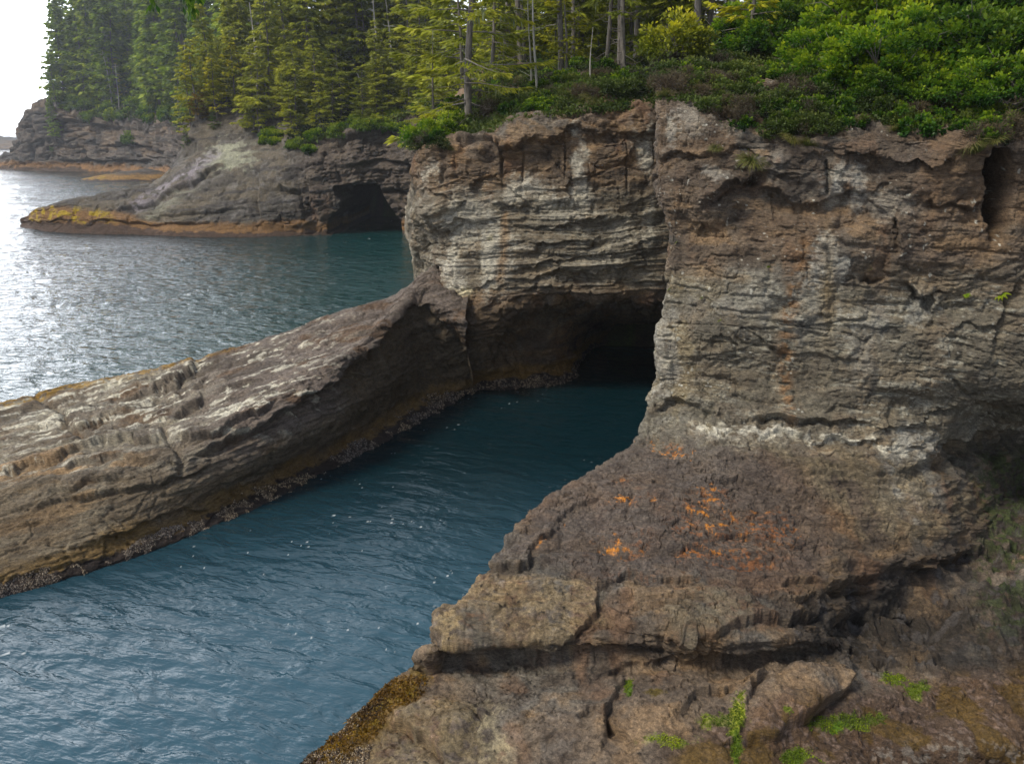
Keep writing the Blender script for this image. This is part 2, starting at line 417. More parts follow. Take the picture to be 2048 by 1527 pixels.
def build_A():
    G = dense(netA, DENS); Nn = normals(G)
    X, Y, Z = G[..., 0], G[..., 1], G[..., 2]
    U, V = project(X, Y, Z)
    j1 = fbm(X * 1.6, Y * 1.6, Z * 1.6, 4, off=301) - 0.5; j2 = fbm(X * 1.6, Y * 1.6, Z * 1.6, 4, off=357) - 0.5
    Uw = U + j1 * 44; Vw = V + j2 * 44
    upper = sstep(700, 500, V); face = sstep(930, 860, V)
    smask = sstep(450, 600, V) * sstep(1000, 800, V) * 0.35 + sstep(1900, 1960, U) * sstep(780, 850, V) * sstep(1150, 1000, V) * 1.6
    bn = sstep(860, 960, V)
    d, s = rock_disp(G, Nn, 1.0, big=0.34, med=0.10, fine=0.03, strata=0.065, strataf=2.6, plates=0.11, dip=(0.05, 0.03), warp=0.28, smask=smask)
    d *= 1 - .62 * bn * sstep(2100, 1900, U)
    d += dimple(G, 1.0, 0.05, 2.0) * face + dimple(G, 1.0, 0.03, 5.0, 3) 
    # broad, rounded masses of the upper cliff
    for c, r, a, ro in [((1390, 370), (70, 60), 0.35, 0), ((1460, 470), (90, 50), -0.28, 0), ((1560, 350), (60, 40), 0.3, 0), ((1660, 350), (60, 45), 0.28, 0),
                        ((1700, 500), (110, 60), 0.34, 10), ((1860, 350), (90, 45), 0.3, 0), ((1880, 480), (80, 60), 0.22, 0), ((1540, 420), (70, 35), -0.22, 0),
                        ((1700, 420), (60, 25), -0.25, 0), ((1998, 400), (17, 85), -1.5, 4), ((2005, 345), (20, 40), -.9, 0), ((2040, 430), (60, 100), .3, 0), ((1880, 620), (60, 40), -0.25, 0),
                        ((1620, 790), (300, 45), -0.18, 6), ((1690, 960), (240, 50), 0.16, 8), ((1400, 700), (70, 100), 0.18, 0),
                        ((1070, 1215), (150, 60), 0.12, -18), ((905, 1260), (40, 55), 0.08, -18), ((1420, 1230), (140, 50), 0.22, 4), ((1560, 1380), (130, 60), 0.34, -18),
                        ((1340, 1400), (90, 70), 0.22, -30), ((880, 1440), (95, 45), 0.28, 10), ((1080, 1450), (110, 60), 0.18, 0), ((1330, 1050), (120, 40), 0.2, 10),
                        ((1820, 1235), (140, 45), -.8, -8), ((1850, 1130), (60, 40), 0.2, 0), ((1640, 1480), (150, 40), -0.3, -20), ((1950, 1450), (100, 80), 0.25, 0)]:
        bump(d, Uw, Vw, c, r, a, ro)
    LEDGES = [
        ([(1411, 425), (1425, 392), (1454, 365), (1494, 357), (1540, 352)], 0.62, 16, .28), ([(1521, 369), (1560, 377), (1596, 405), (1666, 397), (1706, 377), (1745, 373)], 0.42, 11, .2),
        ([(1592, 318), (1643, 303), (1737, 299), (1788, 322), (1831, 314), (1863, 326), (1910, 302)], 0.5, 14, .25), ([(1313, 314), (1407, 310), (1470, 302), (1530, 312)], 0.3, 9, .12),
        ([(1772, 424), (1792, 444), (1796, 491), (1784, 522), (1790, 550), (1761, 568), (1721, 566)], 0.42, 12, .25), ([(1839, 401), (1894, 408), (1949, 424), (1969, 401)], 0.38, 10, .15),
        ([(1810, 560), (1843, 599), (1872, 592), (1880, 640)], 0.4, 12, .2), ([(1901, 665), (1931, 650), (1971, 647), (2010, 640)], 0.35, 9, .12), ([(1390, 700), (1440, 660), (1480, 690)], 0.12, 9, .05),
        ([(1980, 690), (2010, 600), (2050, 560)], 0.4, 10, .1),
        ([(1300, 800), (1400, 815), (1491, 826), (1535, 832), (1630, 848), (1700, 838), (1769, 862), (1821, 862), (1872, 826), (1930, 818)], 0.34, 10, .12),
        ([(1400, 850), (1491, 857), (1557, 863), (1630, 876), (1722, 888), (1813, 898), (1880, 905)], 0.16, 7, .12), ([(1420, 872), (1560, 890), (1620, 905), (1740, 918), (1810, 918)], 0.13, 6, .06),
        ([(1330, 870), (1400, 905), (1520, 925), (1640, 955)], 0.14, 8, .06), ([(1430, 965), (1480, 955), (1560, 985), (1620, 1010)], 0.15, 7, .06),
        ([(940, 1135), (978, 1128), (1034, 1141), (1060, 1116), (1072, 1094), (1102, 1060)], 0.2, 8, .12), ([(1065, 1118), (1148, 1135), (1204, 1165), (1280, 1148), (1350, 1152), (1400, 1160)], 0.22, 8, .1),
        ([(872, 1290), (898, 1318), (944, 1305), (1016, 1328), (1102, 1298), (1160, 1262), (1192, 1233), (1203, 1177)], 0.24, 9, .10),
        ([(1008, 1347), (1091, 1350), (1186, 1337), (1280, 1322), (1350, 1324)], 0.24, 10, .08), ([(1300, 1323), (1394, 1316), (1470, 1303), (1564, 1297), (1640, 1286), (1734, 1305), (1829, 1318)], 0.40, 12, .08),
        ([(1200, 1288), (1290, 1278), (1349, 1287), (1413, 1284), (1462, 1265), (1527, 1230), (1640, 1228), (1715, 1184), (1790, 1165)], 0.34, 10, .12),
        ([(1560, 1160), (1660, 1165), (1760, 1145), (1850, 1115), (1920, 1105)], 0.2, 7, .08), ([(1400, 1062), (1450, 1078), (1560, 1092), (1640, 1090)], 0.16, 7, .07), ([(1290, 1090), (1390, 1105), (1470, 1120), (1575, 1118)], 0.14, 7, .06),
        ([(1320, 1035), (1345, 1052), (1365, 1040)], 0.1, 6, .08), ([(1200, 980), (1260, 955), (1330, 965), (1400, 985)], 0.12, 7, .06), ([(1100, 1040), (1170, 1010), (1230, 990)], 0.13, 7, .06),
        ([(1200, 1479), (1219, 1403), (1250, 1345)], 0.25, 10, .15), ([(887, 1403), (955, 1426), (970, 1452), (940, 1494)], 0.18, 9, .12), ([(770, 1430), (796, 1452), (834, 1471), (900, 1520)], 0.25, 9, .12),
        ([(1481, 1478), (1564, 1455), (1640, 1418), (1693, 1375), (1690, 1330)], 0.38, 12, .15), ([(1349, 1432), (1413, 1390), (1470, 1372)], 0.2, 10, .12), ([(1481, 1441), (1500, 1380), (1530, 1340)], 0.2, 10, .12),
        ([(1060, 1500), (1120, 1470), (1190, 1420), (1260, 1470)], 0.14, 8, .08), ([(1700, 1230), (1800, 1215), (1900, 1180)], 0.35, 11, .1), ([(1650, 1262), (1760, 1262), (1860, 1235)], 0.35, 11, .1),
    ]
    LVAR[0] = np.clip(.3 + 2.4 * (fbm(X * .9, Y * .9, Z * 1.2, 3, off=411) - .28), .2, 1.5) * (1 - .15 * sstep(880, 960, V) * sstep(1345, 1330, V) * (1 - sstep(1270, 1290, V)))
    for poly, dp, w, lp in LEDGES: ledge(d, Uw, Vw, poly, dp, w, lp)
    # deep overhangs at the far right
    ledge(d, Uw, Vw, [(1880, 900), (1930, 880), (1990, 852), (2080, 835), (2200, 830)], 1.6, 26, .15)
    ledge(d, Uw, Vw, [(1640, 1180), (1760, 1150), (1850, 1130), (1960, 1100), (2060, 1080)], .8, 18, .1)
    LVAR[0] = None
    rr_ = np.concatenate([[0], np.cumsum(spans(np.array(netA, float), 0))]); rc = np.linspace(0, rr_[-1], G.shape[0])[:, None] + (fbm(X * .45, Y * .45, Z * .45, 3, off=931) - .5) * 70 + j1 * 10 + .02 * U
    fb = sstep(.32, .55, fbm(X * .5, Y * .5, Z * .5, 3, off=941)) * bn * sstep(1360, 1320, V)
    d += fb * (.14 * (step1d(rc / 34.0, 1, 33, .62) - .5) * 2 + .06 * (step1d(rc / 11.0, 1, 83, .6) - .5) * 2)
    bs = step1d(s * 1.0 + .10 * j1 * 4, 4.6, 19, .7); d += bn * .055 * (bs - .5) * 2
    f1, e, idv = worley(X * 1.6 + j1 * 3, Y * 1.6 + Z * 2.0 + j2 * 3, 41); brk = sstep(.45, .6, fbm(X * .5, Y * .5, Z * .5, 3, off=431))
    d += bn * (.07 * (idv - .5) * sstep(0, .08, e) - .05 * np.exp(-(e / .035) ** 2)) * (.25 + brk)
    f1, e, idv = worley(X * 5 + j1 * 4, Y * 5 + Z * 7 + j2 * 4, 47); d += (.3 + .7 * bn) * (.030 * (idv - .5) * sstep(0, .12, e) - .012 * np.exp(-(e / .05) ** 2))
    d += bn * .05 * (fbm(X * 2.2, Y * 2.2, Z * 2.2, 4, off=77) - .5) * 2
    for poly, dp, w in [([(1654, 325), (1655, 385)], 0.3, 4), ([(1640, 1090), (1650, 1110)], 0.1, 4), ([(1203, 1180), (1215, 1250)], 0.08, 4), ([(1255, 1040), (1262, 985)], 0.08, 4),
                        ([(1410, 600), (1450, 655), (1480, 680)], 0.1, 5), ([(1400, 470), (1420, 510)], 0.06, 5)]:
        crack(d, U + j1 * 16, V + j2 * 10, poly, dp, w)
    # narrow drapery next to the dark recess on the far right
    rp = sstep(1900, 1970, U) * sstep(1060, 1120, V) * sstep(1330, 1250, V)
    d += rp * 0.7 * (ridged(X * 1.1, Y * 1.1, Z * 0.4, 3, off=12) - 0.5)
    G2 = G + Nn * d[..., None]
    N2 = smooth(normals(G2), 3)
    N2 /= np.linalg.norm(N2, axis=2, keepdims=True) + 1e-9
    lowr = sstep(1300, 1400, U) * sstep(1080, 1140, V)
    G2[..., 2] = np.where(lowr > 0, np.maximum(G2[..., 2], .35 + 1.5 * (fbm(X * 1.0, Y * 1.0, Z, 4, off=8) - .4) + .5 * (ridged(X * 2.6, Y * 2.6, Z, 4, off=9) - .4)), G2[..., 2])
    G2 = G2 + N2 * (0.022 * (fbm(X * 14, Y * 14, Z * 20, 3, off=71) - 0.5))[..., None]
    f1, e, idv = worley(X * 4.2 + j1 * 3, Y * 4.2 + Z * 4.2, 61); peb = sstep(.17, .10, f1) * (idv > .84) * sstep(.42, .58, fbm(X * .8, Y * .8, Z * .8, 3, off=71)) * sstep(1080, 1150, V)
    G2 = G2 + N2 * (.045 * peb)[..., None]
    # ------- colours
    X, Y, Z = G2[..., 0], G2[..., 1], G2[..., 2]
    c = base_color(X, Y, Z, s, 1.0, 0.5, 0.16)
    n = fbm(X * 1.2, Y * 1.2, Z * 1.2, 5, off=500); n2 = fbm(X * 4, Y * 4, Z * 5, 4, off=510); hs = fbm(X * 1.1, Y * 1.1, s * 9, 4, off=520); vs = fbm(X * 3, Y * 3, Z * 0.25, 4, off=530)
    c = mix(c, (0.105, 0.082, 0.068), sstep(600, 300, V) * sstep(0.36, 0.6, n) * 0.85)
    c = mix(c, (0.175, 0.118, 0.078), sstep(560, 400, V) * sstep(0.5, 0.66, fbm(X * .6, Y * .6, Z * .8, 4, off=540)) * 0.6)
    fn = fbm(X * 9, Y * 9, Z * 13, 4, off=551)
    band = sstep(500, 600, V) * sstep(960, 850, V)
    c = mix(c, (0.175, 0.165, 0.140), band * 0.65)
    c = mix(c, (0.42, 0.41, 0.37), band * sstep(0.55, 0.66, hs * .75 + fn * .3) * sstep(0.40, 0.58, n) * 0.65)
    c = mix(c, (0.24, 0.20, 0.13), band * sstep(1480, 1380, U) * sstep(0.47, 0.6, n) * 0.55)
    for (cx, cy, rx, ry, a) in [(1650, 530, 50, 60, .9), (1610, 640, 60, 90, .35), (1740, 640, 60, 40, .5), (1860, 620, 45, 40, .8), (1830, 890, 60, 30, 1), (1800, 960, 70, 60, .55), (1380, 225, 40, 60, .35), (1345, 265, 20, 50, .6), (1470, 250, 30, 40, .3),
                                (1695, 355, 60, 30, .6), (1720, 390, 40, 40, .45), (1720, 700, 40, 90, .35), (1500, 600, 120, 40, .4), (1330, 720, 30, 120, .6), (1660, 380, 20, 50, .5), (1440, 350, 30, 20, .4), (1770, 410, 60, 30, .3)]:
        q = np.exp(-(((Uw - cx) / rx) ** 2 + ((Vw - cy) / ry) ** 2))
        c = mix(c, (0.42, 0.415, 0.40), sstep(0.58, 0.86, q * 0.42 + vs * .38 + hs * .18 + fn * .38) * sstep(.03, .35, q) * a * .9)
    d1, _ = seg_dist(Uw, Vw, [(1400, 850), (1491, 857), (1557, 863), (1630, 876), (1722, 888), (1813, 898), (1850, 905)])
    c = mix(c, (0.60, 0.58, 0.53), np.exp(-(d1 / 7) ** 2) * sstep(0.4, 0.55, n2) * .8 + np.exp(-(d1 / 26) ** 2) * sstep(0.5, 0.62, n2) * .4)
    d1, _ = seg_dist(U + j1 * 20, V, [(1612, 490), (1590, 560), (1578, 620), (1570, 700), (1572, 790), (1585, 830)])
    c = mix(c, (0.24, 0.14, 0.075), np.exp(-(d1 / 15) ** 2) * sstep(0.35, 0.55, n2) * .85)
    c = mix(c, (0.30, 0.22, 0.12), np.exp(-(((U - 1655) / 14) ** 2 + ((V - 560) / 90) ** 2)) * 0.6)
    for (cx, cy, rx, ry) in [(1495, 663, 9, 12), (1480, 655, 10, 8), (1640, 505, 12, 6), (1700, 520, 9, 7), (1645, 512, 8, 8), (1620, 655, 25, 9), (1340, 480, 22, 10), (1770, 660, 40, 9), (1745, 760, 8, 40)]:
        c = mix(c, (0.06, 0.06, 0.062), np.exp(-(((Uw - cx) / rx) ** 2 + ((Vw - cy) / ry) ** 2) ** 2) * .8)
    # tan bedding below the white line and grey-brown bench
    c = mix(c, (0.20, 0.165, 0.115), inside(Uw, Vw, [(1500, 880), (1850, 910), (1960, 1000), (1900, 1060), (1760, 1080), (1640, 990)], 24) * .7 * sstep(.35, .55, n))
    bench = sstep(840, 930, V) * sstep(1330, 1260, V)
    c *= (1 + fb * (.45 * (step1d(rc / 17.0 + n2, 1, 133, .5) - .5) + .22 * (step1d(rc / 6.0 + n2, 1, 183, .5) - .5)))[..., None]
    pb = inside(Uw, Vw, [(1250, 880), (1430, 880), (1620, 960), (1680, 1080), (1640, 1160), (1350, 1150), (1200, 1160), (1090, 1110), (1000, 1120), (1080, 1000)], 26)
    c = mix(c, (0.110, 0.088, 0.082), pb * 0.75)
    # orange lichen along the bedding
    li = ridged(X * 1.5, Y * 1.1, Z * 3.5, 4, off=611); l2 = fbm(X * .7, Y * .7, Z * .7, 3, off=620); l3 = fbm(X * 11, Y * 11, Z * 11, 2, off=630)
    lm = np.zeros(U.shape, f32)
    for (cx, cy, rx, ry, ro, a) in [(1340, 895, 90, 12, 12, 1), (1440, 1040, 90, 30, 12, 1.2), (1490, 1055, 50, 16, 10, 1.2), (1440, 1120, 90, 12, 8, 1.2), (1240, 1090, 60, 30, 0, .8), (1560, 1060, 50, 14, 10, 1), (1420, 985, 50, 18, 12, .9),
                                    (1110, 1065, 40, 8, -40, .9), (1290, 1000, 70, 16, 0, .7), (1240, 1000, 30, 12, -30, .8), (1250, 965, 40, 12, -20, .5), (1390, 1070, 60, 12, 10, .9), (1540, 1020, 50, 8, 10, .8), (1500, 1080, 120, 50, 8, .45), (1350, 1150, 140, 16, 0, .4)]:
        bump(lm, Uw, Vw, (cx, cy), (rx, ry), a, ro)
    lm = np.clip(lm, 0, 1.3)
    c = mix(c, (0.62, 0.25, 0.045), sstep(0.60, 0.78, li) * sstep(.25, .8, lm) * sstep(.42, .55, l3))
    c = mix(c, (0.34, 0.13, 0.045), lm * sstep(.5, .62, l3) * sstep(.42, .6, l2) * .55)
    # ochre plate and ochre patches of the lower slabs
    for poly, col, a in [([(945, 1150), (1060, 1150), (1190, 1165), (1200, 1230), (1110, 1290), (1010, 1295), (985, 1245), (940, 1215), (885, 1240)], (0.29, 0.225, 0.14), .62), ([(875, 1240), (925, 1225), (940, 1300), (880, 1310)], (0.34, 0.26, 0.15), .8),
                         ([(945, 1215), (990, 1235), (1000, 1290), (1080, 1300), (1010, 1325), (940, 1300), (930, 1240)], (0.13, 0.118, 0.10), .85), ([(760, 1400), (900, 1390), (990, 1440), (1010, 1527), (700, 1560), (690, 1480)], (0.22, 0.175, 0.10), .55),
                         ([(960, 1410), (1020, 1420), (1000, 1480), (1040, 1527), (960, 1520)], (0.34, 0.30, 0.22), .6), ([(1400, 1180), (1500, 1190), (1480, 1270), (1360, 1285), (1330, 1230)], (0.18, 0.155, 0.115), .6)]:
        c = mix(c, col, inside(Uw + j2 * 90, Vw + j1 * 60, poly, 16) * a * sstep(.36, .52, n2 * .6 + fn * .4))
    # dark wet rock under the undercut, algae, weed
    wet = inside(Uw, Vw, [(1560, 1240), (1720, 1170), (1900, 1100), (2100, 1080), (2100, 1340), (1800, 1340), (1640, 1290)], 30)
    wet = np.maximum(wet, sstep(1965, 2000, Uw) * sstep(860, 900, V) * sstep(1380, 1300, V))  # shade of the far-right recess painted in along with the wet rock
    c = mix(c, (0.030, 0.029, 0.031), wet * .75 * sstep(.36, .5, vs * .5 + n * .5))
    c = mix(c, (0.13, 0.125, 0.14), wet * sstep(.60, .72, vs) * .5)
    c = mix(c, (0.060, 0.085, 0.028), sstep(1935, 1990, Uw) * sstep(880, 930, V) * sstep(1300, 1240, V) * sstep(.42, .55, n2) * .8)
    red = sstep(1400, 1470, Vw + (Uw - 1500) * 0.22)
    c = mix(c, (0.095, 0.060, 0.042), red * .85 * sstep(1250, 1420, Uw))
    rsp = fbm(X * 8, Y * 8, Z * 8, 3, off=641); rsp2 = fbm(X * 15, Y * 15, Z * 15, 3, off=651)
    c = mix(c, (0.22, 0.16, 0.14), red * sstep(1350, 1450, Uw) * sstep(.54, .66, rsp) * .7)
    c = mix(c, (0.12, 0.075, 0.015), red * sstep(.5, .6, n) * sstep(1300, 1380, Uw) * .7)
    c = mix(c, (0.20, 0.175, 0.16), sstep(1470, 1510, Vw) * sstep(1700, 1800, Uw) * sstep(.52, .64, rsp))
    al_ = np.zeros(U.shape, f32)
    for (cx, cy, rx, ry, a, col) in [(1470, 1440, 15, 42, 1.1, (0.32, 0.36, 0.04)), (1435, 1450, 48, 13, .6, (0.22, 0.26, 0.05)), (1475, 1490, 14, 30, 1, (0.11, 0.19, 0.02)), (1255, 1370, 9, 20, 1.0, (0.13, 0.22, 0.04)), (1700, 1430, 80, 16, .8, (0.11, 0.16, 0.03)),
                                (1690, 1440, 16, 9, 1, (0.12, 0.24, 0.03)), (1790, 1350, 30, 26, 1, (0.13, 0.17, 0.03)), (1840, 1370, 30, 20, .8, (0.2, 0.28, 0.04)), (1575, 1430, 13, 5, .8, (0.25, 0.29, 0.05)), (1340, 1480, 60, 14, .6, (0.24, 0.28, 0.06)),
                                (1610, 1500, 40, 26, .8, (0.15, 0.25, 0.03)), (1310, 1390, 26, 12, 1, (0.10, 0.075, 0.02)), (1520, 1560, 120, 30, .8, (0.16, 0.10, 0.02))]:
        q = np.exp(-(((U + j1 * 26 - cx) / rx) ** 2 + ((V + j2 * 26 - cy) / ry) ** 2))
        mk = sstep(0.56, 0.78, q * 0.5 + n2 * .5 + rsp2 * .28) * sstep(.04, .3, q) * a
        c = mix(c, col, mk); al_ = np.maximum(al_, mk * (col[1] > col[0]))
    global ALG, WEED
    ALG = G2[sstep(.25, .5, al_).astype(bool) & (al_ > .32)]
    # seaweed strip at the waterline of the low slabs
    wl = np.array([(868, 1290), (822, 1335), (745, 1400), (670, 1475), (600, 1535), (480, 1640)], float)
    dw, _ = seg_dist(U + j1 * 50, V + j2 * 50, [tuple(q) for q in wl])
    mw = sstep(1300, 1390, V)
    WEED = G2[(dw < 46) & (V > 1350) & (V < 1560) & (G2[..., 2] > 0)]
    c = mix(c, (0.17, 0.095, 0.014), np.exp(-(dw / (56 * (0.35 + 0.65 * sstep(1330, 1420, V)))) ** 4) * mw * .95)
    c = mix(c, (0.24, 0.17, 0.01), np.exp(-(dw / 45) ** 4) * mw * sstep(.5, .62, n2) * .8 * sstep(1500, 1440, V))
    c = mix(c, (0.075, 0.045, 0.048), np.exp(-(dw / 24) ** 4) * sstep(1420, 1480, V) * .9)
    c = mix(c, (0.36, 0.29, 0.28), np.exp(-(dw / 22) ** 4) * sstep(1430, 1490, V) * sstep(.54, .66, rsp) * .8)
    rough = np.clip(1 - wet * .2 - np.exp(-(dw / 40) ** 4) * mw * .4, 0, 1)
    # dark foot below the bench, out of sight from here
    c0 = c; c = tide_color(c, X, Y, Z, 1.0, 0.5, 0.15); c = c0 + (c - c0) * (sstep(1350, 1250, U))[..., None]
    c = mix(c, (0.020, 0.019, 0.019), sstep(1560, 1640, U) * sstep(1150, 1190, V) * sstep(1345, 1310, V) * (.55 - .25 * sstep(.5, .62, vs)))  # shade under the ledge painted into the colour of the hollow's floor
    c = mix(c, (0.045, 0.04, 0.038), peb * .85)
    sp = sstep(.86, .90, fbm(X * 9, Y * 9, Z * 9, 1, off=900)) * sstep(.5, .6, n) * sstep(900, 860, V)
    c = mix(c, (0.5, 0.5, 0.48), sp * .8)
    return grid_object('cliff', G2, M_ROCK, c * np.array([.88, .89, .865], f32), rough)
cliffA = build_A()
tag(cliffA, 'near sandstone cliff filling the right of the view, with a rounded bench and wet slabs at its foot', kind='structure')

# ---- B: the middle cliff above the inlet, undercut by the cave
netB = []
usB = [960, 1040, 1130, 1220, 1300, 1380]
def rowB(left, vs, Ds, hid, tail):
    return [hid, left] + [P(u, v, D) for u, v, D in zip(usB, vs, Ds)] + [tail]
netB += [
 rowB((-4.0, 60, 16.0), [130]*6, [64, 63, 62, 62, 62, 62], (-7.0, 66, 9), (20, 62, 20)),
 rowB(P(868, 268, 50.5), [235, 205, 180, 165, 160, 160], [51, 50.5, 50, 50, 50, 50], (-8.0, 64, 8), (20, 50, 17.5)),
 rowB(P(838, 302, 47.5), [280, 245, 235, 225, 225, 225], [46.8, 46.4, 46.2, 46.4, 46.8, 47], (-7.0, 60, 6), (20, 47.5, 15.0)),
 rowB(P(845, 350, 47.0), [330, 300, 290, 290, 290, 290], [46.2, 45.8, 45.8, 46.0, 46.4, 46.8], (-7.0, 60, 5), (20, 47.3, 13.5)),
 rowB(P(850, 405, 46.8), [390, 380, 380, 380, 380, 380], [46.0, 45.6, 45.5, 45.8, 46.2, 46.7], (-7.0, 60, 4), (20, 47, 12)),
 rowB(P(880, 462, 46.8), [460, 455, 450, 450, 450, 450], [46.0, 45.5, 45.2, 45.4, 46.0, 46.6], (-6.8, 60, 3), (20, 47, 10)),
 rowB(P(893, 540, 46.8), [540, 530, 530, 530, 530, 530], [46.0, 45.4, 45.1, 45.2, 45.8, 46.5], (-6.6, 60, 2), (20, 47, 8)),
 rowB(P(880, 590, 46.8), [595, 590, 585, 585, 590, 590], [45.9, 45.5, 45.2, 45.3, 45.9, 46.6], (-6.8, 60, 1), (20, 47, 6.6)),
 rowB(P(890, 640, 46.9), [640, 622, 615, 618, 622, 622], [45.9, 45.9, 46.6, 46.7, 47.2, 48], (-6.8, 60, 0), (20, 48, 6)),
 rowB(P(905, 680, 47.0), [670, 655, 650, 650, 655, 655], [45.9, 47.2, 50.5, 57, 62, 66], (-6.8, 60, -1), (20, 60, 5)),
 rowB(P(920, 715, 47.0), [700, 692, 690, 690, 690, 690], [46.4, 48.2, 52.0, 60, 66, 72], (-6.8, 60, -1), (20, 66, 4)),
 rowB(P(930, 745, 47.1), [740, 735, 730, 728, 725, 725], [47.0, 48.4, 51.4, 58, 64, 70], (-6.8, 60, -1), (20, 66, 2)),
 rowB(PZ(935, 772, 0.35), [768, 768, 762, 755, 750, 745], [47.7, 48.1, 49.2, 53, 58, 64], (-6.8, 60, -1.5), (20, 66, 0.5)),
 rowB(PZ(938, 792, -0.1), [792, 794, 790, 782, 778, 775], [46.9, 46.7, 47.6, 50.5, 55, 60], (-6.8, 60, -2), (20, 66, -0.5)),
 rowB(PZ(938, 800, -1.5), [830, 832, 830, 825, 825, 825], [47.6, 47.4, 48.2, 51, 55, 60], (-6.8, 60, -3), (20, 66, -3)),
]
def build_B():
    G = dense(netB, DENS * 1.15); Nn = normals(G)
    X, Y, Z = G[..., 0], G[..., 1], G[..., 2]; U, V = project(X, Y, Z)
    j1 = fbm(X * 1.1, Y * 1.1, Z * 1.1, 4, off=301) - 0.5; j2 = fbm(X * 1.1, Y * 1.1, Z * 1.1, 4, off=357) - 0.5
    Uw = U + j1 * 40; Vw = V + j2 * 40
    smask = sstep(350, 460, V) * sstep(640, 590, V) * (0.4 + .7 * sstep(950, 1080, U)) + .4 * sstep(620, 660, V)
    d, s = rock_disp(G, Nn, 0.8, big=0.36, med=0.10, fine=0.03, strata=0.13, strataf=4.2, plates=0.16, dip=(-0.045, 0.0), warp=0.35, smask=smask, off=60)
    # vertical joints and hollows of the upper half
    vj = ridged(X * 0.9, Y * 0.5, Z * 0.22, 3, off=88)
    d -= 0.3 * sstep(.6, .95, vj) * sstep(260, 300, V) * sstep(400, 330, V)
    for c, r, a, ro in [((870, 430), (34, 34), .5, 0), ((1120, 265), (110, 22), .4, -8), ((960, 295), (50, 15), .35, 0), ((1100, 590), (90, 18), -.2, 0), ((1170, 560), (70, 12), -.35, 0), ((975, 640), (60, 35), .35, 0),
                        ((1030, 700), (40, 30), -.8, -30), ((1100, 690), (40, 50), .5, 0), ((860, 540), (20, 30), .2, 0), ((1280, 240), (40, 30), .4, 0)]:
        bump(d, Uw, Vw, c, r, a, ro)
    LVAR[0] = np.clip(.2 + 2.2 * (fbm(X * .6, Y * .6, Z * .9, 3, off=411) - .28), .1, 1.3)
    for poly, dp, w, lp in [([(900, 298), (960, 285), (1010, 300), (1080, 280), (1160, 262), (1230, 278)], .55, 10, .3), ([(1160, 230), (1230, 270), (1290, 262), (1320, 250)], .6, 12, .3), ([(850, 380), (880, 395), (900, 400)], .3, 8, .2), ([(868, 452), (900, 450)], .6, 9, .2), ([(930, 395), (950, 360), (990, 345), (1020, 375)], .4, 10, .15),
                            ([(1000, 405), (1080, 420), (1130, 400), (1180, 395)], .2, 8, .1), ([(890, 440), (1000, 452), (1100, 460), (1220, 430)], .25, 8, .1), ([(1060, 490), (1150, 480), (1300, 478)], .45, 9, .1), ([(1040, 530), (1140, 520), (1310, 500)], .4, 9, .1), ([(1000, 560), (1100, 548), (1200, 540), (1320, 545)], .5, 10, .1),
                            ([(1010, 610), (1050, 595), (1120, 590), (1200, 612), (1320, 612)], .6, 12, .1), ([(960, 690), (1000, 660), (1050, 630), (1110, 615)], .5, 12, .1), ([(950, 725), (1000, 715), (1050, 690), (1060, 650)], .6, 12, .15), ([(985, 590), (1060, 575), (1150, 575)], .25, 7, .08)]:
        ledge(d, Uw, Vw, poly, dp, w, lp)
    LVAR[0] = None
    wall = sstep(770, 740, V)
    G2 = G + Nn * (d * (0.35 + .65 * wall))[..., None]
    X, Y, Z = G2[..., 0], G2[..., 1], G2[..., 2]
    c = base_color(X, Y, Z, s, 0.8, 0.5, 0.3) * 1.08
    n = fbm(X * 1.2, Y * 1.2, Z * 1.2, 5, off=500); n2 = fbm(X * 3.4, Y * 3.4, Z * 4, 4, off=510); hs = fbm(X * 1.1, Y * 1.1, s * 9, 4, off=520); vs = fbm(X * 2.2, Y * 2.2, Z * 0.2, 4, off=530)
    mid = sstep(340, 420, V) * sstep(600, 560, V)
    c = mix(c, (0.20, 0.187, 0.158), mid * .65)
    c = mix(c, (0.22, 0.158, 0.105), sstep(0.47, 0.62, n) * sstep(420, 330, V) * .65)
    c = mix(c, (0.42, 0.41, 0.385), mid * sstep(.54, .66, hs) * sstep(.36, .5, n) * .5)
    for (cx, cy, rx, ry, a) in [(985, 510, 45, 90, 1), (940, 430, 60, 50, .6), (1050, 380, 70, 30, .7), (1160, 350, 18, 110, .9), (1290, 300, 30, 50, 1), (1300, 440, 16, 60, .9), (1170, 400, 50, 25, .6), (860, 350, 14, 40, .7), (1060, 378, 20, 14, 1),
                                (910, 540, 30, 60, .9), (1250, 460, 60, 30, .5), (1120, 420, 60, 30, .5), (1290, 560, 30, 20, .3), (1210, 520, 80, 40, .3), (920, 470, 30, 50, .6)]:
        q = np.exp(-(((Uw - cx) / rx) ** 2 + ((Vw - cy) / ry) ** 2))
        c = mix(c, (0.48, 0.475, 0.45), sstep(0.60, 0.9, q * 0.45 + vs * .42 + hs * .18 + fbm(X * 7, Y * 7, Z * 9, 4, off=551) * .35) * sstep(.03, .35, q) * a * .9)
    d1, _ = seg_dist(U + j1 * 14, V, [(1010, 430), (1008, 500), (1000, 560)]); c = mix(c, (0.24, 0.15, 0.08), np.exp(-(d1 / 8) ** 2) * .7)
    c = mix(c, (0.62, 0.58, 0.44), np.clip(np.exp(-(((Uw - 925) / 18) ** 2 + ((Vw - 578) / 9) ** 2)) + np.exp(-(((Uw - 893) / 7) ** 2 + ((Vw - 587) / 7) ** 2)) + .8*np.exp(-(((Uw - 978) / 8) ** 2 + ((Vw - 475) / 8) ** 2)), 0, 1) * sstep(.36, .5, n2))
    c = mix(c, (0.12, 0.09, 0.065), sstep(590, 620, Vw) * sstep(1150, 1000, U) * .7 )
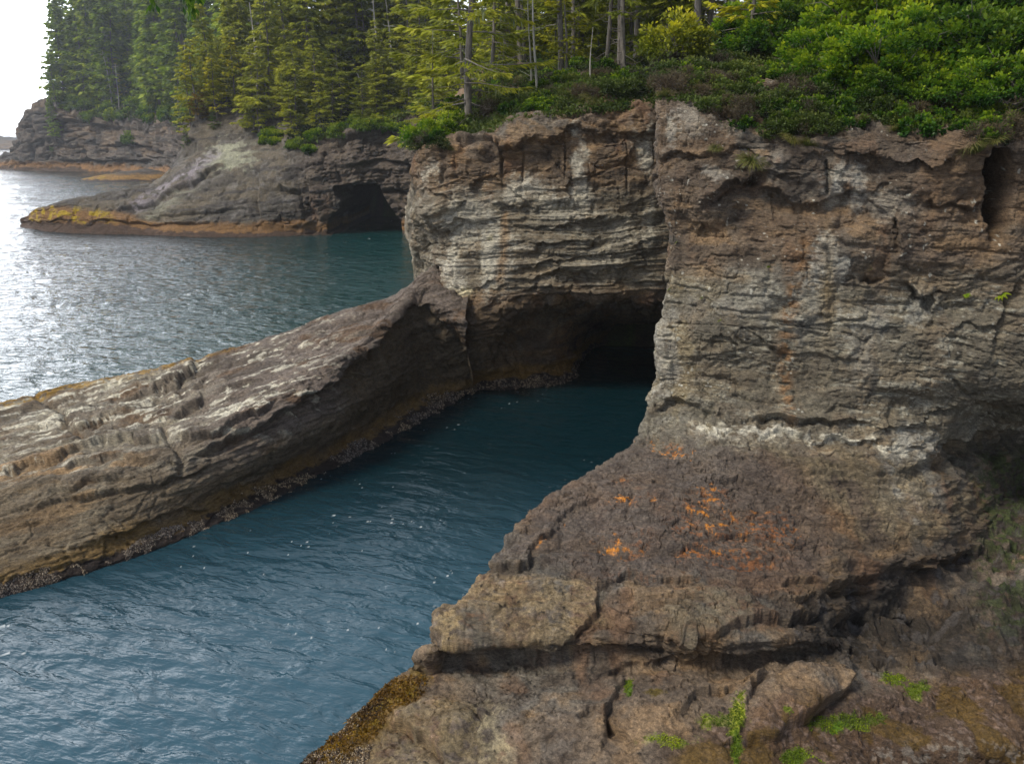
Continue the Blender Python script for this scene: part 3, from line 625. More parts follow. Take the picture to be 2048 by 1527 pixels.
    c = mix(c, (0.10, 0.05, 0.02), np.exp(-(((U - 1180) / 60) ** 2 + ((V - 745) / 14) ** 2)) * .8)
    c = tide_color(c, X, Y, Z, 1.0, 1.35, 0.45)
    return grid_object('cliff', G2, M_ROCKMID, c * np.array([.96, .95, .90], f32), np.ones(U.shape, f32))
cliffB = build_B()
tag(cliffB, 'pale banded cliff in the middle, undercut by a dark sea cave', kind='structure')

# ---- C: the long bare ramp that slopes down to the left
crest = [(-420, 925, 1.6), (-200, 862, 2.0), (0, 806, 2.5), (240, 750, 3.1), (400, 716, 3.7), (560, 668, 4.5), (700, 618, 5.4), (800, 580, 6.0), (850, 540, 6.9), (890, 520, 7.3), (950, 500, 7.3)]
fold = [(-420, 1080, 1.5), (-200, 1020, 1.9), (0, 960, 2.3), (240, 905, 2.8), (400, 862, 3.2), (560, 790, 3.9), (680, 722, 4.5), (770, 650, 5.2), (840, 605, 5.7), (880, 612, 5.5), (930, 640, 5)]
foldb = [(-420, 1180, .95), (-200, 1130, 1.15), (0, 1075, 1.3), (240, 1020, 1.5), (400, 965, 1.7), (560, 895, 2.1), (690, 822, 2.4), (785, 745, 2.9), (850, 690, 3.2), (890, 690, 3.2), (930, 700, 3)]
gold = [(-420, 1260, .42), (-200, 1212, .45), (0, 1160, .48), (250, 1085, .5), (450, 1005, .5), (600, 930, .5), (730, 868, .5), (835, 800, .55), (888, 775, .6), (915, 765, .8), (945, 760, 1)]
wat = [(-420, 1295, -.05), (-200, 1250, -.05), (0, 1198, -.05), (260, 1122, -.05), (470, 1038, -.05), (620, 968, -.05), (750, 898, -.05), (860, 838, -.05), (908, 812, -.05), (930, 792, -.05), (950, 785, -.05)]
def lerp3(a, b, t): return tuple(a[i] + (b[i] - a[i]) * t for i in range(3))
netC = [[], [], [], [], [], [], [], [], [], []]
for cr, fo, fb, go, wa in zip(crest, fold, foldb, gold, wat):
    c3 = PZ(*cr); f3 = PZ(*fo); b3 = PZ(*fb); g3 = PZ(*go); w3 = PZ(*wa)
    netC[0].append((c3[0] + 0.5, c3[1] + 6.5, -2.5)); netC[1].append((c3[0] + .2, c3[1] + 2.4, max(c3[2] * .35, 0.2)))
    netC[2].append(c3)
    m = lerp3(c3, f3, .33); netC[3].append((m[0], m[1], m[2] + .05)); m = lerp3(c3, f3, .7); netC[4].append((m[0], m[1], m[2] + .05))
    netC[5].append(f3); netC[6].append(b3); netC[7].append(g3); netC[8].append(w3); netC[9].append((w3[0] + .3, w3[1] - .5, -2.0))
def build_C():
    G = dense(netC, DENS); Nn = normals(G)
    X, Y, Z = G[..., 0], G[..., 1], G[..., 2]; U, V = project(X, Y, Z)
    # bedding follows the ramp: along = lengthwise, across = across
    ax = np.array([PZ(700, 725, 4.5)[0] - PZ(0, 960, 2.3)[0], PZ(700, 725, 4.5)[1] - PZ(0, 960, 2.3)[1]]); ax /= np.linalg.norm(ax)
    al = X * ax[0] + Y * ax[1]; ac = -X * ax[1] + Y * ax[0]
    fade = sstep(-0.6, 0.5, Z) 
    w = fbm(X * .3, Y * .3, Z * .3, 3, off=811) - .5
    top = sstep(0, 1, np.clip((Nn[..., 2] - .55) / .3, 0, 1))
    bed = ac * .25 + Z * 1.2 + al * -.12 + w * 1.0
    d = 0.26 * (fbm(al * .22, ac * .5, Z * .4, 4, off=3) - .5) * 2
    q = ridged(al * .45 + w * 2, ac * 1.5, Z * 1.2, 4, off=23)
    d -= .20 * sstep(.45, .9, q)
    d += .26 * (step1d(bed + .15 * (fbm(X * 2, Y * 2, Z * 2, 3, off=5) - .5), 2.3, 4, .8) - .5) + .09 * (step1d(bed, 7.0, 44, .6) - .5)
    f1, e, idv = worley(al * .55 + w * 2, ac * 1.3 + w * 3, 8)
    d += .20 * (idv - .5) * sstep(0, .12, e); d -= .06 * np.exp(-(e / .04) ** 2)
    f1, e, idv = worley(al * 2.0 + w * 4, (ac + Z) * 3.6 + w * 3, 18)
    d += .07 * (idv - .5) * sstep(0, .15, e)
    # pits
    lowb = sstep(.45, .65, fbm(al * .25, ac * .4, Z * .4, 3, off=91))
    f1, e, idv = worley(al * 2.6 + w * 5, (ac + Z * .8) * 3.4, 71)
    d -= .16 * np.exp(-(f1 / .3) ** 2) * sstep(.35, .6, idv) * (lowb * .8 + .2)
    d += .07 * (fbm(X * 3.3, Y * 3.3, Z * 4, 4, off=7) - .5) * 2 + .03 * (fbm(X * 11, Y * 11, Z * 12, 3, off=9) - .5) * 2
    d *= .52
    U2 = U + w * 60; V2 = V + (fbm(X * 1.4, Y * 1.4, Z * 1.4, 4, off=358) - .5) * 30
    for poly, dp, wd, lp in [([(380, 905), (520, 850), (640, 790), (700, 745), (790, 660), (838, 602)], .5, 14, .22), ([(0, 935), (80, 920), (180, 885), (260, 870), (340, 868)], .3, 9, .15), ([(300, 780), (360, 765), (400, 740), (385, 715)], .3, 10, .2), ([(340, 825), (400, 800), (408, 778)], .3, 10, .2),
                            ([(100, 850), (180, 845), (240, 825)], .25, 9, .15), ([(350, 870), (430, 865), (480, 845), (560, 800)], .3, 10, .15), ([(700, 730), (760, 690), (800, 650)], .35, 10, .1), ([(600, 800), (680, 770), (740, 740)], .3, 9, .1),
                            ([(120, 930), (240, 905), (330, 915)], .22, 8, .1), ([(60, 1010), (200, 985), (330, 965), (420, 930)], .25, 9, .1), ([(200, 1080), (330, 1040), (420, 1010)], .2, 9, .1), ([(80, 980), (170, 960), (260, 940)], .2, 8, .1)]:
        ledge(d, U2, V2, poly, dp, wd, lp)
    for poly, dp, wd in [([(75, 790), (100, 815), (140, 850), (160, 875)], .22, 7), ([(335, 850), (350, 880), (365, 905), (370, 940)], .25, 7), ([(230, 800), (330, 790), (340, 780)], .15, 6), ([(845, 595), (870, 640), (900, 680), (925, 720), (932, 760)], .4, 10), ([(560, 700), (640, 690)], .1, 6)]:
        crack(d, U2, V2, poly, dp, wd)
    # ragged dark end near the cave
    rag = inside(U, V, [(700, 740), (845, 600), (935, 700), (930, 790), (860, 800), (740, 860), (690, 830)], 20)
    d += rag * .28 * (ridged(X * 1.3, Y * 1.3, Z * 1.3, 4, off=77) - .6)
    G2 = G + Nn * (d * fade)[..., None]
    G2 += (normals(G2) * (0.02 * (fbm(X * 15, Y * 15, Z * 15, 2, off=71) - 0.5))[..., None])
    X, Y, Z = G2[..., 0], G2[..., 1], G2[..., 2]
    n = fbm(al * .5, ac * 1.1, Z, 5, off=500); n2 = fbm(X * 4, Y * 4, Z * 5, 4, off=510); ls = fbm(al * .6 + w, bed * 5.0, ac * .3, 4, off=520)
    c = np.zeros(X.shape + (3,), f32) + np.array((0.165, 0.145, 0.128), f32)
    c = mix(c, (0.25, 0.235, 0.205), sstep(.46, .64, n) * .8 * sstep(700, 300, U))
    c = mix(c, (0.135, 0.112, 0.115), sstep(300, 520, U) * .6)
    c = mix(c, (0.115, 0.072, 0.046), sstep(.54, .66, fbm(al * .4, ac * .9, Z, 4, off=560)) * .75)
    c = mix(c, (0.07, 0.06, 0.055), sstep(.53, .66, ls) * .65)
    c = mix(c, (0.32, 0.215, 0.125), sstep(.52, .64, fbm(al * .3, bed * 3, ac, 4, off=570)) * .8 * inside(U, V, [(-300, 900), (200, 880), (380, 960), (250, 1060), (-300, 1120)], 60))
    # white guano / salt patches
    wp = fbm(al * .9, ac * 3.2, Z * 2, 4, off=600); wr = sstep(900, 820, V) * sstep(760, 500, U) + .75 * sstep(260, 60, U) * sstep(1010, 930, V)
    c = mix(c, (0.66, 0.65, 0.62), sstep(.60, .65, wp * .8 + n2 * .22) * np.clip(wr, 0, 1) * .95)
    c = mix(c, (0.33, 0.33, 0.28), sstep(.56, .66, wp) * np.clip(wr, 0, 1) * .4)
    # browner lower flank, golden band, orange along the seaward edge at the left
    lo = sstep(2.9, 1.6, Z + (n - .5) * 2)
    c = mix(c, (0.15, 0.12, 0.085), lo * .6)
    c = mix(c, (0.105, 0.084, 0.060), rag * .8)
    c = mix(c, (0.28, 0.17, 0.05), sstep(18, 4, np.abs(V - (806 - U * .235)) ) * sstep(420, 380, U) * .0)
    zz = Z + (fbm(X * .6, Y * .6, Z * .6, 4, off=61) - .5) * 1.3 + (n2 - .5) * .4
    c = mix(c, (0.185, 0.125, 0.055), sstep(1.0, .5, zz) * .85)
    c = mix(c, (0.13, 0.085, 0.03), sstep(1.1, .5, zz) * sstep(.5, .62, n2) * .6)
    c = mix(c, (0.040, 0.032, 0.032), sstep(.34, .26, Z + (n2 - .5) * .3))
    back = sstep(0.2, 1.2, Y - np.interp(X, [PZ(*q)[0] for q in crest], [PZ(*q)[1] for q in crest]) + 1.3 + (n - .5) * 3)
    c = mix(c, (0.26, 0.16, 0.03), back * sstep(500, 420, U) * .85 * sstep(.38, .5, n2))
    return grid_object('rock_ramp', G2, M_ROCK, c * np.array([.93, .92, .87], f32), np.ones(U.shape, f32))
rampC = build_C()
tag(rampC, 'long bare rock ramp sloping from the cave down to the left, with a golden tide band', kind='structure')
# ---- D: the dark point across the bay, with its cave
def DW(v): return (H - 0.0) / math.tan(math.atan((v - 763.5) / FPX) + PITCH)
uD = [40, 90, 150, 220, 300, 360, 430, 500, 570, 640, 700, 760, 830, 900, 980]
wl = [452, 462, 466, 468, 470, 473, 474, 474, 472, 470, 468, 466, 468, 474, 478]      # waterline
gb = [446, 447, 450, 452, 455, 458, 460, 461, 458, 455, 450, 448, 452, 460, 466]      # top of the golden band
tp = [438, 412, 396, 382, 366, 322, 292, 288, 300, 282, 262, 246, 232, 225, 220]      # rim
tb = [2, 3, 6, 10, 14, 17, 19, 17, 9, 6, 4, 3, 3, 3, 3]                                  # how far the rim lies behind the waterline
netD = [[] for _ in range(9)]
for u, a, g, t, b in zip(uD, wl, gb, tp, tb):
    D = DW(a); 
    top = P(u, t, D + b)
    netD[0].append((top[0] - 0.5, top[1] + 34, top[2] * 0.2 - 2.5 if u < 350 else 23.5))
    netD[1].append((top[0], top[1] + 12, top[2] * 0.55 if u < 350 else P(u, min(t - 25, 215), D + b + 12)[2]))
    netD[2].append(top)
    for k, (tv, tdep) in enumerate([(0.25, .62 if b > 8 else .5), (.5, .35 if b > 8 else .3), (.78, .14)]):
        netD[3 + k].append(P(u, t + (g - t) * tv, D + b * tdep))
    netD[6].append(P(u, g, D + 0.8)); netD[7].append(P(u, a, D)); netD[8].append((P(u, a, D)[0], D - 1.5, -2.5))
def build_D():
    G = dense(netD, DENS * 1.15); Nn = normals(G)
    X, Y, Z = G[..., 0], G[..., 1], G[..., 2]; U, V = project(X, Y, Z)
    k = .33
    d, s = rock_disp(G, Nn, k, big=1.0, med=.5, fine=.16, strata=.30, strataf=3.0, plates=.42, dip=(-.10, 0.02), warp=1.6, off=33)
    d *= (.35 + .65 * sstep(462, 440, V)) * (.45 + .55 * sstep(520, 640, U))
    j1 = (fbm(X * .4, Y * .4, Z * .4, 4, off=301) - 0.5) * 16; j2 = (fbm(X * .4, Y * .4, Z * .4, 4, off=357) - 0.5) * 12
    Uw, Vw = U + j1, V + j2
    for poly, dp, w, lp in [([(550, 365), (575, 378), (595, 372)], 1.2, 6, .4), ([(520, 330), (515, 400), (525, 440)], .8, 8, .2), ([(610, 340), (620, 400), (640, 450)], 1.4, 9, .4), ([(690, 330), (760, 318), (840, 330)], .8, 7, .3), ([(230, 420), (320, 400), (400, 350), (440, 330)], .7, 6, .3),
                            ([(300, 430), (400, 425), (500, 415)], .5, 5, .2), ([(760, 380), (800, 380), (850, 385)], .8, 7, .3), ([(600, 400), (650, 405)], .7, 5, .2), ([(180, 440), (300, 446), (420, 442)], .4, 5, .2), ([(690, 275), (740, 262), (800, 255)], 1, 7, .5)]:
        ledge(d, Uw, Vw, poly, dp, w, lp)
    G2 = G + Nn * d[..., None]
    cave = inside(U + j1 * .5, V + j2 * .5, [(668, 376), (700, 370), (752, 368), (764, 392), (782, 420), (800, 446), (801, 474), (740, 472), (655, 468), (658, 440), (690, 410), (672, 392)], 2.5)
    cave2 = inside(U + j1 * .5, V + j2 * .5, [(690, 384), (745, 380), (790, 450), (797, 490), (672, 490), (676, 440)], 4)
    G2[..., 1] += cave * 10 + cave2 * 32
    X, Y, Z = G2[..., 0], G2[..., 1], G2[..., 2]
    n = fbm(X * .25, Y * .25, Z * .3, 5, off=500); n2 = fbm(X * 1.1, Y * 1.1, Z * 1.4, 4, off=510); vs = fbm(X * .7, Y * .7, Z * .07, 4, off=530); ls = fbm(X * .12, Y * .12, s * 1.7, 4, off=540)
    c = np.zeros(X.shape + (3,), f32) + np.array((0.082, 0.076, 0.070), f32)
    c = mix(c, (0.125, 0.108, 0.084), sstep(.45, .62, n) * .8); c = mix(c, (0.045, 0.043, 0.047), sstep(.52, .66, ls) * .75)
    c = mix(c, (0.17, 0.165, 0.165), sstep(.52, .68, vs) * sstep(.42, .58, n2) * .6)
    c = mix(c, (0.10, 0.075, 0.062), sstep(560, 640, U) * .5)
    lich = np.exp(-(((Uw - 455) / 60) ** 2 + ((Vw - 312) / 34) ** 2))
    c = mix(c, (0.30, 0.315, 0.25), sstep(.50, .68, lich * .38 + n2 * .45 + ls * .25) * .85)
    d1, _ = seg_dist(Uw, Vw, [(270, 405), (330, 380), (380, 345), (430, 305)]); c = mix(c, (0.24, 0.22, 0.27), np.exp(-(d1 / 11) ** 2) * sstep(.4, .55, n2) * .8)
    d1, _ = seg_dist(Uw, Vw, [(300, 430), (360, 385), (430, 330), (500, 300)]); c = mix(c, (0.26, 0.27, 0.22), np.exp(-(d1 / 14) ** 2) * sstep(.42, .55, ls) * .5)
    for u0 in (628, 652): c = mix(c, (0.17, 0.115, 0.085), np.exp(-((U + j1 * .3 - u0) / 7) ** 2) * sstep(385, 400, V) * .7)
    z = Z + (n - .5) * 1.6 + (n2 - .5) * .7
    left = sstep(330, 200, U)
    c = mix(c, (0.185, 0.105, 0.045), sstep(2.3 + left * 1.6, 1.6 + left * 1.2, z) * .92)
    c = mix(c, (0.30, 0.22, 0.02), sstep(240, 200, U) * sstep(.50, .6, n2) * sstep(4.2, 3.4, z) * sstep(1.4, 1.9, z))
    c = mix(c, (0.055, 0.038, 0.033), sstep(.75 + left * .9, .5 + left * .7, Z + (n2 - .5) * 1.2) * .9)
    return grid_object('rocky_point', G2, M_ROCKMID, c, np.full(U.shape, .85, f32))
pointD = build_D()
tag(pointD, 'dark rocky point across the bay with a small sea cave and an orange tide band', kind='structure')

# ---- E: the far headland
uE = [-8, 30, 60, 110, 180, 250, 320, 390, 450, 520, 600]
DE = [430, 415, 405, 400, 392, 372, 340, 300, 262, 225, 200]
tE = [346, 290, 214, 234, 238, 236, 243, 240, 232, 222, 215]
bk = [10, 8, 9, 6, 4, 4, 4, 4, 4, 4, 4]
netE = [[] for _ in range(8)]
for u, D, t, b in zip(uE, DE, tE, bk):
    wv = 763.5 - FPX * math.tan(PITCH - math.atan(H / D))
    if u < 0: t = wv - 0.5
    top = P(u, t, D + b)
    netE[0].append((top[0] + 50, top[1] + 70, top[2] + (24 if u > 40 else -4))); netE[1].append((top[0] + 6, top[1] + 16, top[2] + (13 if u > 100 else 9 if u > 40 else -1)))
    netE[2].append(top)
    for tv, dd in ((.3, .7), (.62, .45), (.88, .3)): netE[2 + (1 if tv == .3 else 2 if tv == .62 else 3)].append(P(u - (6 if u < 100 and tv > .5 else 0) - (10 if u < 70 and tv > .8 else 0), t + (wv - t) * tv, D + b * dd))
    netE[6].append(P(u - (14 if u < 100 else 0), wv, D - 1.5)); netE[7].append((P(u, wv, D)[0], D - 5, -3))
def build_E():
    G = dense(netE, DENS * 1.15); Nn = normals(G)
    X, Y, Z = G[..., 0], G[..., 1], G[..., 2]; U, V = project(X, Y, Z)
    k = .12
    d, s = rock_disp(G, Nn, k, big=2.2, med=1.3, fine=.45, strata=.7, strataf=3.0, plates=1.2, dip=(-.06, 0.0), warp=3, off=133)
    d -= 2.2 * sstep(.62, .95, ridged(X * .09, Y * .05, Z * .02, 3, off=8))
    d *= .2 + .8 * sstep(344, 325, V)
    j1 = (fbm(X * .1, Y * .1, Z * .1, 4, off=301) - 0.5) * 16; j2 = (fbm(X * .1, Y * .1, Z * .1, 4, off=357) - 0.5) * 12
    for poly, dp, w, lp in [([(110, 245), (160, 243), (215, 250)], 3.5, 6, 1.5), ([(215, 290), (260, 282), (300, 296)], 3, 7, 1.2), ([(100, 265), (80, 310)], 2.5, 6, 1), ([(300, 255), (312, 300), (330, 315)], 2.5, 6, 1), ([(130, 320), (220, 322), (300, 318)], 1.5, 5, .8)]:
        ledge(d, U + j1, V + j2, poly, dp, w, lp)
    G2 = G + Nn * d[..., None]
    X, Y, Z = G2[..., 0], G2[..., 1], G2[..., 2]
    n = fbm(X * .08, Y * .08, Z * .1, 5, off=500); n2 = fbm(X * .35, Y * .35, Z * .5, 4, off=510); ls = fbm(X * .04, Y * .04, s * .6, 4, off=540)
    c = np.zeros(X.shape + (3,), f32) + np.array((0.095, 0.082, 0.078), f32)
    c = mix(c, (0.16, 0.125, 0.10), sstep(.45, .6, n) * sstep(330, 300, V)); c = mix(c, (0.045, 0.045, 0.05), sstep(.5, .62, ls) * .7)
    c = mix(c, (0.06, 0.058, 0.06), sstep(300, 325, V + j2) * .7)
    c = mix(c, (0.20, 0.18, 0.16), sstep(.56, .66, n2) * .4)
    z = Z + (n - .5) * 4 + (n2 - .5) * 2
    c = mix(c, (0.22, 0.125, 0.055), sstep(4.4, 2.9, z) * .9); c = mix(c, (0.06, 0.045, 0.04), sstep(1.2, .7, z) * .9)
    return grid_object('headland', G2, M_ROCKFAR, c, np.full(U.shape, .9, f32))
headE = build_E()
tag(headE, 'far wooded headland of layered dark rock', kind='structure')

def islet(name, u0, u1, vt, D, depth, label, gold=1.0, seed=0, zb=-1.2, mat=None, peak=.6, size=1.0):
    """a low rock in the sea: closed dome with real depth"""
    x0, x1 = P(u0, 300, D)[0], P(u1, 300, D)[0]
    ht = P(u0, vt, D)[2]
    nu, nv = 220, 80; th = np.linspace(0, 2 * math.pi, nu); r = np.linspace(0.001, 1.06, nv)
    R_, T = np.meshgrid(r, th, indexing='ij')
    X = (x0 + x1) / 2 + (x1 - x0) / 2 * R_ * np.cos(T); Y = D + depth * .5 + depth * .5 * R_ * np.sin(T)
    n = fbm(X * 3.0 / depth + seed, Y * 3.0 / depth, X * 0, 5, off=seed)
    off = np.abs(R_ * np.cos(T) - (peak - .5)) 
    Z = ht * 1.25 * (1 - R_ ** 2) ** 1.0 * np.where(R_ < 1, 1, 0) * (.72 + .5 * (n - .3)) * np.clip(1.15 - .8 * off ** 1.5, .15, 1.2) if False else ht * np.clip(1 - R_ ** 2.2, -1, 1) * (.62 + .9 * (n - .35)) * np.clip(1.12 - .6 * off ** 2, .25, 1.2)
    Z = Z + ht * .10 * (step1d(Z * 9.0 / ht, 1, 3) - .5) + np.where(R_ > .98, zb * (R_ - .98) / .08, 0) - .05
    G = np.stack([X, Y, Z], -1)
    n2 = fbm(X * 20 / depth, Y * 20 / depth, Z * 8 / ht, 4, off=5)
    c = np.zeros(X.shape + (3,), f32) + np.array((0.085, 0.075, 0.07), f32)
    zr = Z / ht + (n2 - .5) * .5
    c = mix(c, (0.24, 0.14, 0.04), sstep(.75, .45, zr) * gold * .9 * sstep(.05, .16, zr)); c = mix(c, (0.33, 0.24, 0.02), sstep(.52, .64, n2) * gold * sstep(.15, .3, zr) * sstep(x0 + (x1 - x0) * .5, x0 + (x1 - x0) * .3, X) * .9)
    c = mix(c, (0.06, 0.045, 0.045), sstep(.16, .08, zr))
    o = grid_object(name, G, mat or M_ROCKFAR, c, np.full(X.shape, .9, f32))
    return tag(o, label, 'rock')
islet('sea_rock', 98, 330, 343, 300, 40, 'low rock islet with a yellow-orange weed crust, between the dark point and the far headland', 1.0, 4)
islet('sea_rock', -170, 62, 271, 1150, 160, 'flat dark islet on the horizon at the far left', .5, 9)
islet('sea_rock', -14, 17, 327, 460, 10, 'tiny wave-washed rock in the sea just left of the headland foot', 0.1, 14)
islet('sea_rock', 52, 120, 452, 139, 6, 'small dark weedy rock off the tip of the rocky point', 0.1, 21, size=1)

# ---- the wooded land behind the cliffs
COAST = [(15, 46), (15, 61), (5, 62), (-1.5, 63), (-2.5, 76), (-3, 100), (-2, 140)] + [(q[0] - 2, q[1] - 3) for q in reversed(netD[0][7:])][1:] + [(q[0] + 3, q[1] - 6) for q in reversed(netE[0][2:])] + [(-180, 620), (420, 620), (420, 43), (52, 43)]
def coast_sd(X, Y):
    d, _ = seg_dist(X.astype(f32), Y.astype(f32), COAST + [COAST[0]])
    c = np.zeros(X.shape, bool); n = len(COAST)
    for i in range(n):
        x0, y0 = COAST[i]; x1, y1 = COAST[(i + 1) % n]
        if y0 == y1: continue
        c ^= ((y0 > Y) != (y1 > Y)) & (X < (x1 - x0) * (Y - y0) / (y1 - y0) + x0)
    return np.where(c, d, -d)
def rim_h(X, Y):
    t = np.clip((Y - 60) / 80, 0, 1); far = np.clip((Y - 200) / 180, 0, 1)
    return 17.6 + 5.5 * t + far * 22 
def land_h(X, Y):
    X = np.asarray(X, float); Y = np.asarray(Y, float)
    sd = coast_sd(X, Y)
    n = fbm(X * .05, Y * .05, X * 0, 4, off=3) - .5; n2 = fbm(X * .4, Y * .4, X * 0, 4, off=7) - .5
    up = np.clip(sd, 0, 22) * .20 + np.clip(sd - 22, 0, 160) * .14
    h = rim_h(X, Y) + up + n * 4 * np.clip(sd / 25, 0, 1) + n2 * 1.0
    return np.where(sd > 0, h, h + sd * 5)
def hgt(x, y): return float(land_h(np.array([x]), np.array([y]))[0])
def build_land():
    xs = np.concatenate([np.linspace(-260, -40, 150), np.linspace(-38, 60, 200), np.linspace(62, 420, 90)])
    ys = np.concatenate([np.linspace(28, 80, 130), np.linspace(81, 200, 130), np.linspace(202, 590, 130)])
    Y, X = np.meshgrid(ys, xs, indexing='ij')
    Z = np.maximum(land_h(X, Y), -3)
    n = fbm(X * .6, Y * .6, Z * .6, 4, off=31); n1 = fbm(X * 3, Y * 3, Z * 3, 3, off=37)
    c = np.zeros(X.shape + (3,), f32) + np.array((0.045, 0.042, 0.022), f32)
    c = mix(c, (0.055, 0.085, 0.022), sstep(.42, .6, n)); c = mix(c, (0.10, 0.085, 0.045), sstep(.55, .65, n1) * .6)
    return grid_object('forest_floor', np.stack([X, Y, Z], -1), M_ROCKMID, c, np.ones(X.shape, f32))
land = build_land(); tag(land, 'wooded slope behind the cliffs, mossy brown ground', kind='structure')

# ---- the sea, one sheet out to the horizon
def water_material():
    m = bpy.data.materials.new('sea_water'); nt = nodes(m); L = nt.links.new
    geo = N(nt, 'ShaderNodeNewGeometry'); pos = geo.outputs['Position']
    bs = N(nt, 'ShaderNodeBsdfPrincipled'); bs.inputs['Roughness'].default_value = 0.045; bs.inputs['IOR'].default_value = 1.34
    sepA = N(nt, 'ShaderNodeAttribute', attribute_name='albedo')
    L(sepA.outputs['Color'], bs.inputs['Base Color'])
    rot = N(nt, 'ShaderNodeVectorRotate'); rot.inputs['Angle'].default_value = math.radians(22); L(pos, rot.inputs['Vector'])
    st = N(nt, 'ShaderNodeVectorMath', operation='MULTIPLY'); st.inputs[1].default_value = (0.55, 1.25, 1); L(rot.outputs[0], st.inputs[0])
    n1 = noise_node(nt, 1.15, 3, 0.5, st.outputs[0], 0.6); n2 = noise_node(nt, 3.6, 3, 0.55, st.outputs[0], 0.8); n3 = noise_node(nt, 11.0, 2, 0.5, st.outputs[0], 0.4)
    n0 = noise_node(nt, 0.42, 2, 0.5, st.outputs[0], 0.5)
    b = None
    amp = sepA.outputs['Alpha']
    for n, dist, nm in ((n0, 0.42, 0), (n1, 0.40, 1), (n2, 0.075, 2), (n3, 0.012, 3)):
        q = N(nt, 'ShaderNodeBump'); q.inputs['Distance'].default_value = dist; L(n.outputs[0], q.inputs['Height']); L(amp, q.inputs['Strength'])
        if b: L(b.outputs[0], q.inputs['Normal'])
        b = q
    L(b.outputs[0], bs.inputs['Normal'])
    o = N(nt, 'ShaderNodeOutputMaterial'); L(bs.outputs[0], o.inputs[0]); return m
def build_sea():
    r = np.concatenate([np.linspace(9, 60, 620), 60 * np.power(6000 / 60, np.linspace(0, 1, 520)[1:] ** 0.92)])
    th = np.radians(np.concatenate([np.linspace(-75, -34, 60)[:-1], np.linspace(-34, 14, 620), np.linspace(14, 75, 40)[1:]]))
    R_, T = np.meshgrid(r, th, indexing='ij'); X = R_ * np.sin(T); Y = R_ * np.cos(T)
    # inlet (calm) or open sea: which side of the ramp crest
    cx = np.array([PZ(*q)[0] for q in crest]); cy = np.array([PZ(*q)[1] for q in crest]); o = np.argsort(cx)
    open_ = sstep(-1, 1, Y - np.interp(X, cx[o], cy[o]) - 2)
    Z = 0.02 * (fbm(X * .5 + Y * .2, Y * .9, X * 0, 3, off=1) - .5) * 2 * (1 + open_ * 3.0) + 0.014 * (fbm(X * 2.0, Y * 2.8, X * 0, 2, off=41) - .5) * 2
    sw = fbm(X * .06 + Y * .03, Y * .16, X * 0, 3, off=91) - .5
    Z += open_ * .5 * sw * sstep(60, 200, R_)
    Z *= sstep(2500, 300, R_)
    n = fbm(X * .05, Y * .05, X * 0, 3, off=22)
    c = np.zeros(X.shape + (3,), f32) + np.array((0.003, 0.017, 0.024), f32)
    c = mix(c, (0.004, 0.040, 0.042), open_ * sstep(-60, -8, X) )
    c = mix(c, (0.030, 0.080, 0.118), sstep(38, 20, R_) * (1 - open_))
    # foam: along the far shore and in scattered flecks
    fo = fbm(X * 1.5, Y * 2.6, X * 0, 4, off=71); f2 = fbm(X * .1, Y * .22, X * 0, 3, off=72)
    c = mix(c, (0.7, 0.75, 0.78), open_ * sstep(.80, .86, fo * .72 + f2 * .33) * sstep(-8, -30, X))
    amp = 0.40 + .60 * open_ * sstep(30, 90, R_) 
    amp = amp * (.55 + .95 * fbm(X * .11 + 3, Y * .16, X * 0, 3, off=51))
    fk = fbm(X * 7, Y * 9, X * 0, 2, off=73); c = mix(c, (.6, .65, .68), (1 - open_) * sstep(.86, .90, fk) * sstep(.5, .6, fbm(X * .2, Y * .3, X * 0, 2, off=5)) * .8)
    return grid_object('sea', np.stack([X, Y, Z], -1), water_material(), c, amp)
sea = build_sea(); tag(sea, 'teal sea, calm in the inlet and glinting silver towards the open left', kind='structure')

